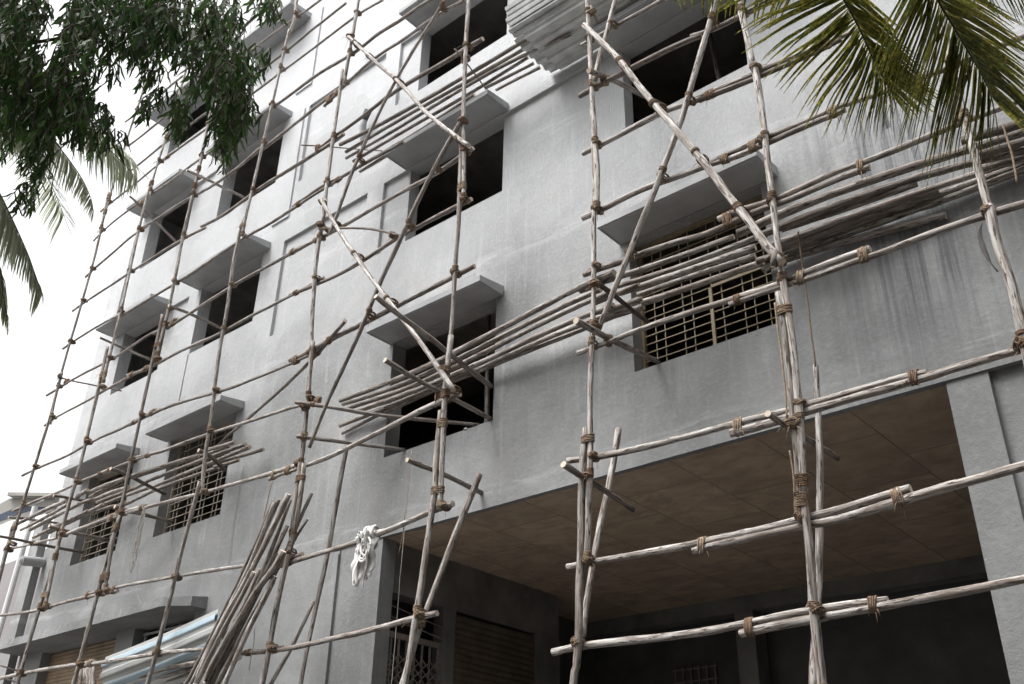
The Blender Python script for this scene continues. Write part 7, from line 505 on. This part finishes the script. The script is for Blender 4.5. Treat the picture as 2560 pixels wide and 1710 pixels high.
def frays(mb_, c, k, ln=.1):
    for _ in range(k):
        d = Vector((rnd.uniform(-1,1), rnd.uniform(-1,.2), rnd.uniform(-1.3,.3))).normalized(); l = rnd.uniform(.4,1)*ln
        p = c+d*.03; mb_.tube([p, p+d*l*.5+Vector((0,0,-l*.15)), p+d*l*.8+Vector((0,0,-l*.5))], [.004,.003,.0015], 3)
def lash_cross(A, B, i, j, par=None):
    pa, pb = A['P'][i], B['P'][j]; ta, tb = tangent(A,i), tangent(B,j); c = (pa+pb)/2
    nrm = ta.cross(tb); nrm = nrm.normalized() if nrm.length > .1 else Vector((0,1,0))
    gap = (pb-pa).length; big = rnd.random(); q = MB(); r = .0050+.0018*rnd.random()
    hd = min(gap,.075)/2+max(A['r'],B['r'])+r*.5; hw = max(A['r'],B['r'])*1.12+r
    base = A['P'][i]
    for s_, cnt in ((1, rnd.randint(4,6)), (-1, rnd.randint(2,5))):
        ax = (ta*s_+tb).normalized(); u = nrm.cross(ax).normalized()
        # loops that run over both poles on one diagonal of the crossing
        for k in range(cnt):
            off = (k-(cnt-1)/2)*r*1.9
            cc = c+u*off*.0+ax*off
            ring(q, cc+Vector((rnd.uniform(-.004,.004),)*3), ax, hw, hd, u, r, .07)
    if rnd.random() < .75:
        k = rnd.randint(3,6)
        for m_ in range(k): ring(q, base+ta*((A['r']+.03)*(1 if ta.z > 0 else -1)+m_*r*1.9), ta, A['r']+r*.9, A['r']+r*.9, ta.orthogonal().normalized(), r, .04)
    frays(q, c, rnd.randint(2,7), rnd.uniform(.06,.17))
    p = par or A
    q.v = [tuple(Vector(v)-p['c']) for v in q.v]
    return q.build('rope_lashing', ROPE, p['o'], True)
def lash_lap(A, B, i, j, cnt=None):
    pa, pb = A['P'][i], B['P'][j]; t = tangent(A,i); d = pb-pa; d = d-t*d.dot(t); u = d.normalized() if d.length > .01 else t.orthogonal().normalized()
    q = MB(); r = .006+.001*rnd.random(); cnt = cnt or rnd.randint(6,9); c = (pa+pb)/2; c = pa+(d/2)
    a = d.length/2+max(A['r'],B['r'])+r*.7; b_ = max(A['r'],B['r'])+r*.9
    for k in range(cnt): 
        ax = (t+Vector((rnd.uniform(-.12,.12),rnd.uniform(-.1,.1),rnd.uniform(-.12,.12)))).normalized()
        uu = (u-ax*u.dot(ax)).normalized(); ring(q, c+t*(k-(cnt-1)/2)*r*1.85, ax, a, b_, uu, r, .04)
    frays(q, c, rnd.randint(2,6), rnd.uniform(.06,.14))
    q.v = [tuple(Vector(v)-A['c']) for v in q.v]; return q.build('rope_lashing', ROPE, A['o'], True)
def near_idx(A, z=None, p=None):
    return min(range(len(A['P'])), key=lambda k: abs(A['P'][k].z-z) if z is not None else (A['P'][k]-p).length)
ORD = ['','first','second','third','fourth','fifth','sixth','seventh','eighth','ninth','tenth','eleventh','twelfth','thirteenth','fourteenth','fifteenth']
ups = []
for num, prt, r, tone, pts in UPR:
    lb = '%s length of the %s upright scaffold pole from the left' % (prt, ORD[num])
    ups.append((num, pole('scaffold_pole', pts, r, tone, lb, 'scaffold pole', 'upright poles of the scaffolding')))
leds = []
for r, tone, pts, lb in LED:
    leds.append(pole('ledger_pole', pts, r, tone, lb, 'ledger pole', 'horizontal ledger poles of the scaffolding'))
brs = []
for r, tone, pts, lb, nm in BRC:
    o = pole(nm, pts, r, tone, lb, 'rod' if 'rod' in nm else ('cross pole' if nm == 'cross_pole' else 'brace pole'), None, wig=.004 if r < .02 else .008); brs.append(o)
    if r < .013 or 'rod' in nm: o['o'].data.materials[0] = LT; o['o'].data.materials[1] = LT
for r, tone, pts, lb, gp in DCK: pole('platform_pole', pts, r, tone, lb, 'platform pole', gp)
for r, tone, pts, lb in BUN: pole('leaning_pole', pts, r, tone, lb, 'pole', 'bundle of spare poles')
used = []
def free(p, d=.16):
    for q in used:
        if (q-p).length < d: return False
    used.append(p.copy()); return True
for num, U_ in ups:
    for L_ in leds:
        d, i, j = closest(U_, L_)
        if d < .16 and free(U_['P'][i]): lash_cross(U_, L_, i, j)
    for B_ in brs:
        d, i, j = closest(U_, B_)
        if d < .17 and free(U_['P'][i], .12): lash_cross(U_, B_, i, j)
for B_ in brs:
    for L_ in leds:
        d, i, j = closest(B_, L_)
        if d < .17 and free(B_['P'][i], .14): lash_cross(B_, L_, i, j)
for a in range(len(ups)):
    for b_ in range(a+1, len(ups)):
        if ups[a][0] != ups[b_][0]: continue
        A, B = ups[a][1], ups[b_][1]
        z0 = max(A['P'][-1].z, B['P'][-1].z); z1 = min(A['P'][0].z, B['P'][0].z)
        if z1-z0 < .25: continue
        for z in (z0+.14, z1-.14):
            i, j = near_idx(A, z), near_idx(B, z)
            if (A['P'][i]-B['P'][j]).length < .3 and free(A['P'][i], .1): lash_lap(A, B, i, j)
for a in range(len(leds)):
    for b_ in range(a+1, len(leds)):
        A, B = leds[a], leds[b_]
        if abs(A['P'][0].z-B['P'][0].z) > .6: continue
        x0 = max(min(A['P'][0].x,A['P'][-1].x), min(B['P'][0].x,B['P'][-1].x)); x1 = min(max(A['P'][0].x,A['P'][-1].x), max(B['P'][0].x,B['P'][-1].x))
        if x1-x0 < .2: continue
        for x in (x0+.10, x1-.10):
            i = min(range(len(A['P'])), key=lambda k: abs(A['P'][k].x-x)); j = min(range(len(B['P'])), key=lambda k: abs(B['P'][k].x-x))
            if (A['P'][i]-B['P'][j]).length < .22 and free(A['P'][i], .15): lash_lap(A, B, i, j, rnd.randint(5,8))
L_ = [l for l in leds if 'second level up on the right' in l['o']['label'] and l['r'] > .035 or abs(l['r']-.036) < .0001 and 'second level up on the right' in l['o']['label']]
if L_:
    A = L_[0]; i = near_idx(A, p=Vector(DAB)); t = tangent(A, i); q = MB(); r_ = A['r']*.88+.0035; q.tube([A['P'][i]-t*.04-A['c'], A['P'][i]+t*.04-A['c']], r_, 12, 0, False)
    o = q.build('paint_mark', simple('blue_paint', (.12,.28,.5), .1, 20), A['o'], True)
# ---------------- props inside window openings
for pts, lb in PRP: pole('prop_pole', pts, .035, .6, lb, 'prop')

rr = random.Random(8)
for k in range(9):
    x = -7.35+rr.random()*.42; q = MB(); sz = rr.uniform(.03,.07); n_ = 7; vs = []
    for a in range(n_):
        for b_ in range(4): 
            ph = math.pi*(b_+.5)/4; th = 2*math.pi*a/n_; rr_ = sz*rr.uniform(.6,1.1); vs.append((math.cos(th)*math.sin(ph)*rr_, math.sin(th)*math.sin(ph)*rr_, abs(math.cos(ph))*rr_*.7*(1 if b_ < 2 else 0)))
    fs = [(a*4+b_, a*4+b_+1, ((a+1)%n_)*4+b_+1, ((a+1)%n_)*4+b_) for a in range(n_) for b_ in range(3)]+[tuple(a*4 for a in range(n_))]
    o = obj('rubble', vs, fs, SOF); o.location = (x, rr.uniform(.03,.16), 4.592+CZ); tag(o, 'loose mortar lump on the sill of the lower middle window', 'rubble', 'mortar lumps on the window sill')
# ---------------- corrugated sheets
TINB, n, b = mat('blue_ribbed_sheet', .5, .4); c = objco(n); at = N(n, 'ShaderNodeAttribute', attribute_name='lf'); sp = n.nodes.new('ShaderNodeSeparateXYZ'); n.links.new(at.outputs['Vector'], sp.inputs[0])
n.links.new(mx(n, mr(n, noi(n, vec(n, c, (1,4,4)), 2.5, 6, .65), .35, .7), mx(n, sp.outputs[0], (.36,.37,.36), (.28,.38,.44)), mx(n, sp.outputs[0], (.27,.27,.26), (.36,.44,.49))), b.inputs['Base Color'])
TING = simple('galvanised_sheet', (.50,.51,.50), .25, 4, .45, .5, .15)
def trap_sheet(A, dirx, prof, pitch, ht, name, m, label, group, thick=.004, phase=0):
    # prof: list of 3D offsets (cross-section path), ribs run along dirx
    dirv = Vector(dirx); pf = [Vector(p) for p in prof]; P = []
    for a_, b_ in zip(pf, pf[1:]):
        k_ = max(1, int((b_-a_).length/.012)); P += [a_.lerp(b_, i/k_) for i in range(k_)]
    P.append(pf[-1]); tot = sum(((b_-a).length for a, b_ in zip(P, P[1:])))
    vs = []; s = phase; row = []; hs_ = []
    for i, p in enumerate(P):
        t = (P[min(i+1,len(P)-1)]-P[max(i-1,0)]).normalized(); nn = t.cross(dirv.normalized()).normalized()
        f = (s/pitch) % 1; h = 0 if f < .35 else ((f-.35)/.12 if f < .47 else (1 if f < .88 else (1-f)/.12))
        row.append(p+nn*h*ht); hs_.append(h if int(s/pitch)%3 != 1 else 0)
        if i < len(P)-1: s += (P[i+1]-p).length
    n = len(row); A = Vector(A); c = A+dirv/2; nseg = 10
    for k in range(nseg+1):
        for p in row:
            sag = Vector((0,0,-.02*math.sin(math.pi*k/nseg)+.006*noise.noise(p*3+Vector((k,0,0)))))
            vs.append(A+dirv*(k/nseg)+p+sag-c)
    fs = [(k*n+i, k*n+i+1, (k+1)*n+i+1, (k+1)*n+i) for k in range(nseg) for i in range(n-1)]
    o = obj(name, vs, fs, m); o.location = c; at = o.data.attributes.new('lf','FLOAT_VECTOR','POINT'); at.data.foreach_set('vector', [x for _ in range(nseg+1) for h in hs_ for x in (h,0,0)]); sm = o.modifiers.new('t', 'SOLIDIFY'); sm.thickness = thick; tag(o, label, 'metal sheet', group); return o
lab_ = ['topmost','second','third','fourth','bottom']
for k in range(4):
    # stack above the upper deck, its front curling up towards the street
    dx = rnd.uniform(-.06,.1)
    prof = [(0,-.06,.02),(0,-.45,.0),(0,-.74,.02),(0,-.90,.13),(0,-.98,.34)] if k < 3 else [(0,-.08,.0),(0,-.5,.0),(0,-.85,.03)]
    A = (-6.05+dx+.04*k, .02*k, 9.20+CZ+.035*(3-k))
    trap_sheet(A, (3.1,0,.0), [(a,b_,c) for a,b_,c in prof], .15, .04, 'corrugated_sheet', TING, '%s grey corrugated metal sheet of the stack on the upper platform' % lab_[k], 'grey corrugated sheets on the upper platform', phase=.03*k)
for k, (a_, e_) in enumerate(BLU):
    a_ = Vector(a_); e_ = Vector(e_); off = Vector((.02*k, .035*k, -.02*k))
    prof = [(0,0,0),(0,-.015,-.12),(0,-.005,-.27),(0,.05,-.37),(0,.22,-.45)] if k < 3 else [(0,.05,-.1),(0,.1,-.3),(0,.3,-.46)]
    trap_sheet(a_+off, e_-a_, prof, .15, .024, 'corrugated_sheet', TINB if k < 2 else TING, '%s corrugated sheet of the blue-edged stack leaning below the shop canopy' % lab_[k], 'blue corrugated sheets by the shop canopy', phase=.02*k)

# ---------------- rag, hanging ropes
RAG = simple('white_rag', (.62,.61,.59), .15, 8, .9)
rg = empty('rag', RAGP); tag(rg, 'torn white cloth strips knotted round the pole above the carport column', 'rag')
rr = random.Random(11)
for k in range(18):
    q = MB(); n = 16; wd = rr.uniform(.05,.085); ln = rr.uniform(.25,.62) if k < 10 else rr.uniform(.12,.25); x0 = rr.uniform(-.10,.10); lean = rr.uniform(-.10,.06)
    tws = rr.uniform(.8,2.4); vs = []; amp = rr.uniform(.01,.03); f0 = rr.uniform(0,6); y0 = rr.uniform(-.07,.03)
    for i in range(n+1):
        t = i/n; z = .06-t*ln; x = x0+lean*t+.012*math.sin(t*7+f0); y = y0+amp*math.sin(t*9+f0)
        tw = f0+t*tws; w2 = wd*(1-.55*t)*(1+.25*math.sin(t*23+f0))
        d = Vector((math.cos(tw*.5),math.sin(tw*.5)*.6,.1))*w2
        vs += [Vector((x,y,z))-d, Vector((x,y-.008*math.sin(t*15),z)), Vector((x,y,z))+d]
    fs = [(3*i+a,3*i+a+1,3*i+a+4,3*i+a+3) for i in range(n) for a in (0,1)]
    o = obj('strip', vs, fs, RAG, rg, True); s = o.modifiers.new('t','SOLIDIFY'); s.thickness = .003
q = MB()
for k in range(9):
    c = Vector((rr.uniform(-.07,.07), 0, rr.uniform(-.02,.05))); ax = Vector((1,rr.uniform(-.4,.4),rr.uniform(-.3,.5))).normalized()
    w0 = .05+rr.uniform(0,.02); u = ax.orthogonal().normalized(); w_ = ax.cross(u); pts = [c+u*math.cos(a)*w0+w_*math.sin(a)*w0 for a in [i*math.pi/6 for i in range(13)]]
    q.tube(pts, rr.uniform(.010,.018), 6, 0, False)
for k in range(3):
    c = Vector((rr.uniform(-.05,.08), -.07, -.12-.03*k)); pts = [c+Vector((math.cos(a)*.075,rr.uniform(-.01,.01),math.sin(a)*.095)) for a in [i*math.pi/8 for i in range(17)]]
    q.tube(pts, .013, 6, 0, False)
q.build('knot', RAG, rg, True)
COR = simple('thin_cord', (.30,.28,.25), .2, 30); 
for pts, r, nm, lb in ROP:
    P = catmull(pts, .05); q = MB(); c = Vector(pts[0]); q.tube([p-c+Vector((noise.noise(p*6)*.006,0,0)) for p in P], r, 6)
    o = q.build(nm, ROPE if r > .0055 else COR, None, True); o.location = c; tag(o, lb, 'rope' if nm == 'rope' else 'cord')
# coil of cord hanging from the third level pole
q = MB(); c0 = Vector(COILP); rr = random.Random(5)
for k in range(6):
    w_ = rr.uniform(.03,.07); h = rr.uniform(.45,.95); pts = [Vector((math.sin(a)*w_+rr.uniform(-.008,.008), rr.uniform(-.02,.02), -h/2+math.cos(a)*h/2)) for a in [i*math.pi/10 for i in range(21)]]
    q.tube(pts, .0045, 5, 0, False)
o = q.build('cord_coil', COR, None, True); o.location = c0; tag(o, 'tangled loops of thin cord hanging from a pole joint near the third upright', 'cord')
# torn dark palm sheath strip hanging by the right upright
q = MB(); P = catmull(STR, .03); vs = []; c = Vector(STR[0])
for i, p in enumerate(P):
    t = i/(len(P)-1); wd = .017*math.sin(math.pi*min(1,t*1.25))**.8*(1 if t < .8 else 1)+.003; d = Vector((1,.3,.25)).normalized()*wd*(1+.3*noise.noise(p*20))
    vs += [p-c-d, p-c+Vector((0,.012*math.sin(t*5),0)), p-c+d]
o = obj('dry_strip', vs, [(3*i+a,3*i+a+1,3*i+a+4,3*i+a+3) for i in range(len(P)-1) for a in (0,1)], simple('dry_dark_leaf', (.07,.065,.06), .3, 10), None, True)
o.location = c; s = o.modifiers.new('t','SOLIDIFY'); s.thickness = .003; tag(o, 'dark dry leaf strip dangling beside the rope knot on the ninth upright', 'dry leaf')

# ---------------- banner on the neighbour
bp = [Vector(p) for p in BAN['outline']]; c = sum(bp, Vector())/len(bp)
def banner_mat():
    m, n, b = mat('printed_flex', .5, .3)
    return m
FX = simple('cream_flex', (.33,.32,.295), .08, 2, .6); FB = simple('blue_flex_print', (.06,.078,.115), .15, 2, .6); FG = simple('grey_flex_print', (.42,.43,.44), .05, 4, .6)
ban = empty('banner', c); tag(ban, 'cream banner with a dark blue wave stripe under the neighbouring roof, far left', 'banner')
def flat(name, pts, m, dy, par):
    P = [Vector(p)-c+Vector((0,dy,0)) for p in pts]; n = len(P)
    vs = P+[p+Vector((0,.004,0)) for p in P]; fs = [tuple(range(n)), tuple(range(2*n-1,n-1,-1))]+[(i,i+n,(i+1)%n+n,(i+1)%n) for i in range(n)]
    return obj(name, vs, fs, m, par)
flat('backing', BAN['outline'], FX, 0, ban); flat('blue_stripe', BAN['blue'], FB, -.006, ban)
q = MB()
for k in range(5):
    a0 = R(200+18*k); rr_ = .10+.03*k; q.tube([Vector(BAN['logo'])-c+Vector((math.cos(a0+t*.3)*rr_*1.2-.05*k,-.01,math.sin(a0+t*.3)*rr_)) for t in range(5)], .009, 4)
q.build('emblem', FG, ban)
def text(body, loc, size, m, par, rx=90, rz=0):
    cu = bpy.data.curves.new('lettering', 'FONT'); cu.body = body; cu.size = size; cu.extrude = .002; o = bpy.data.objects.new('lettering', cu); COL.objects.link(o)
    dg = bpy.context.evaluated_depsgraph_get(); me = bpy.data.meshes.new_from_object(o.evaluated_get(dg)); bpy.data.objects.remove(o)
    o = bpy.data.objects.new('lettering', me); COL.objects.link(o); me.materials.append(m); o.parent = par; o.location = loc; o.rotation_euler = (R(rx),0,R(rz)); return o
text('ALMAX', Vector(BAN['text'])-c+Vector((0,-.012,0)), .11, FG, ban)

# ---------------- palms
def frond(par, rach, left, right, nl, mat_, wd, yel, seed, name='frond'):
    rr = random.Random(seed); P = catmull(rach, .05); q = MB(); n = len(P); fr = []
    rad = [.011*(1-.8*i/n)*(wd/.022) for i in range(n)]; q.tube(P, rad, 6, 1)
    lf = [(0,0,0)]*len(q.v)
    def ev(tab, t):
        for (t0,a),(t1,b_) in zip(tab, tab[1:]):
            if t0 <= t <= t1: return Vector(a).lerp(Vector(b_), (t-t0)/(t1-t0))
        return Vector(tab[-1][1])
    for side, tab in ((0,left),(1,right)):
        if not tab: continue
        t0, t1 = tab[0][0], tab[-1][0]; cnt = int(nl*(t1-t0))
        for k in range(cnt):
            t = t0+(t1-t0)*(k+rr.uniform(-.25,.25)+.5)/cnt; i = min(n-2, max(0, int(t*(n-1)))); b0 = P[i].lerp(P[i+1], t*(n-1)-i)
            off = ev(tab, t)*rr.uniform(.86,1.08); ln = off.length; tip = b0+off
            rdir = (P[min(n-1,i+1)]-P[max(0,i-1)]).normalized()
            j = Vector((rr.gauss(0,1),rr.gauss(0,1),rr.gauss(0,1)))*ln*.03
            up_ = Vector((0,0,1)); mid = b0.lerp(tip, .35)+up_*ln*rr.uniform(.03,.08)+rdir*ln*.03+j
            ns = 9; cr = [b0, mid, b0.lerp(tip,.72)+up_*ln*.035+j, tip+j*1.5]; C = catmull(cr, ln/ns)
            sidev = None; vs = []; wv = rdir
            for s_, p in enumerate(C):
                u = s_/(len(C)-1); tg = (C[min(s_+1,len(C)-1)]-C[max(s_-1,0)]).normalized()
                wdv = (wv-tg*wv.dot(tg)).normalized(); nn = tg.cross(wdv).normalized()
                wdv = (wdv*math.cos(.5)+nn*math.sin(.5)*(1 if side else -1)).normalized()
                hw = wd*(.72 if side else 1)*min(1,u*7+.25)*(1-u**2.2)*.5+.0012; 
                vs += [p-wdv*hw+nn*hw*.35, p, p+wdv*hw+nn*hw*.35]
            nf = len(C)-1; q.add(vs, [(3*s_+a,3*s_+a+1,3*s_+a+4,3*s_+a+3) for s_ in range(nf) for a in (0,1)], 0)
            tn = rr.random(); br_ = rr.random() < .12
            for s_ in range(len(C)):
                u = s_/(len(C)-1); lf += [(tn, min(1,yel*(.55+.9*u)*rr.uniform(.7,1.1)), 0)]*3
    o = q.build(name, [mat_, STEM], par, True)
    a = o.data.attributes.new('lf','FLOAT_VECTOR','POINT'); a.data.foreach_set('vector', [x for v in lf for x in v]); o.location = -par.location
    return o
for pd in PALMS:
    pr = empty('palm_tree', pd['base']); tag(pr, pd['label'], 'palm tree')
    q = MB(); b0 = Vector(pd['base']); tp_ = Vector(pd['crown'])
    tr = [b0.lerp(tp_, i/14)+Vector((.12*math.sin(i*.35),0,0)) for i in range(15)]
    q.tube([p-b0 for p in tr], [.2-.06*i/14+.008*(i%2) for i in range(15)], 14); q.build('trunk', BARK, pr, True)
    for k, f in enumerate(pd['fronds']): frond(pr, f['r'], f['l'], f['g'], f['n'], PALMG if pd['grey'] else PALM, f['w'], f['y'], 100+k)
    # the rest of the crown, out of the picture but shading the place
    rr = random.Random(pd['seed'])
    for k in range(pd['extra']):
        a = pd['arc'][0]+(pd['arc'][1]-pd['arc'][0])*k/max(1,pd['extra']-1); d = Vector((math.cos(a),math.sin(a),0)); Lf = rr.uniform(2.6,3.2)
        ra = [tp_+d*Lf*t+Vector((0,0,.9*math.sin(t*2.0)-1.1*t*t)) for t in (0,.25,.5,.75,1)]
        s_ = Vector((-d.y,d.x,0)); frond(pr, ra, [(.12,s_*.5+Vector((0,0,-.25))),(.9,s_*.3+d*.2+Vector((0,0,-.45)))], [(.12,-s_*.5+Vector((0,0,-.25))),(.9,-s_*.3+d*.2+Vector((0,0,-.45)))], 90, PALMG if pd['grey'] else PALM, .03, .4, 300+k)

# ---------------- drooping-leaf tree, top left
tr = empty('tree', TREE['base']); tag(tr, 'dark green tree with long drooping leaves hanging in at the upper left', 'tree')
rr = random.Random(21); q = MB(); lf = []; base = Vector(TREE['base']); bq = MB()
def leaf(p, d, ln, wd, tn, yl):
    side = d.cross(Vector((rr.uniform(-1,1),rr.uniform(-1,1),rr.uniform(-.3,.3)))).normalized(); nn = side.cross(d).normalized(); vs = []; ns = 4
    cv = rr.uniform(.0,.22)*ln; ph = rr.uniform(0,6)
    for s_ in range(ns+1):
        u = s_/ns; c = p+d*ln*u+nn*(cv*u*u)+side*.004*math.sin(u*14+ph); hw = wd*math.sin(math.pi*min(1,(u*.86+.1)))**.9*.5*(1.0 if s_ < ns else .05)
        vs += [c-side*hw+nn*hw*.3, c+side*hw+nn*hw*.3] if s_ not in (1,2,3) else [c-side*hw+nn*hw*.3, c+side*hw+nn*hw*.3]
    q.add([v-base for v in vs], [(2*s_,2*s_+1,2*s_+3,2*s_+2) for s_ in range(ns)], 0); lf.extend([(tn,yl,0)]*(2*(ns+1)))
TW = []
for C0, Ux, Vy, cnt in TREE['clusters']:
    C0, Ux, Vy = Vector(C0), Vector(Ux), Vector(Vy); vw = (C0-Vector((0,-7.5,CZ))).normalized()
    for _ in range(cnt):
        while 1:
            a_, b_ = rr.uniform(-1,1), rr.uniform(-1,1)
            if a_*a_+b_*b_ <= 1: break
        p = C0+Ux*a_+Vy*b_+vw*rr.uniform(-.7,.7); d = Vector((rr.gauss(0,.16), rr.gauss(0,.16), -1)).normalized()*rr.uniform(.08,.22)
        TW.append((p, p+d, 44))
for tw in TW:
    p0, p1 = Vector(tw[0]), Vector(tw[1]); dens = tw[2]; L_ = (p1-p0).length
    mid = p0.lerp(p1,.5)+Vector((rr.uniform(-.05,.05),rr.uniform(-.05,.05),.03)); P = catmull([p0,mid,p1], .05)
    bq.tube([p-base for p in P], .0035, 4, 0)
    cnt = max(4, int(L_*dens)); tnb = rr.random()
    for k in range(cnt):
        t = (k+rr.random())/cnt; i = min(len(P)-1, int(t*(len(P)-1))); p = P[i]
        az = rr.uniform(0,6.283); d = Vector((math.cos(az)*rr.uniform(.1,.75), math.sin(az)*rr.uniform(.1,.75), -1)).normalized()
        tn = min(1,max(0,tnb*.5+rr.random()*.5)); leaf(p, d, rr.uniform(.06,.125), rr.uniform(.011,.019), tn**1.6, rr.random()*.5)
o = q.build('crown', LEAF, tr, True); a = o.data.attributes.new('lf','FLOAT_VECTOR','POINT'); a.data.foreach_set('vector', [x for v in lf for x in v])
for P in TREE['limbs']:
    C = catmull(P, .15); bq.tube([p-base for p in C], [.022*(1-.8*i/len(C))+.004 for i in range(len(C))], 7)
bq.build('branches', BARK, tr, True)
q = MB(); top_ = Vector(TREE['top']); q.tube([base.lerp(top_, i/12)-base+Vector((.05*math.sin(i),.04*math.cos(i*1.3),0)) for i in range(13)], [.17-.1*i/12 for i in range(13)], 12); q.build('trunk', BARK, tr, True)
print('objects', len(bpy.data.objects), 'lashings', sum(1 for o in bpy.data.objects if o.name.startswith('rope_lashing')))
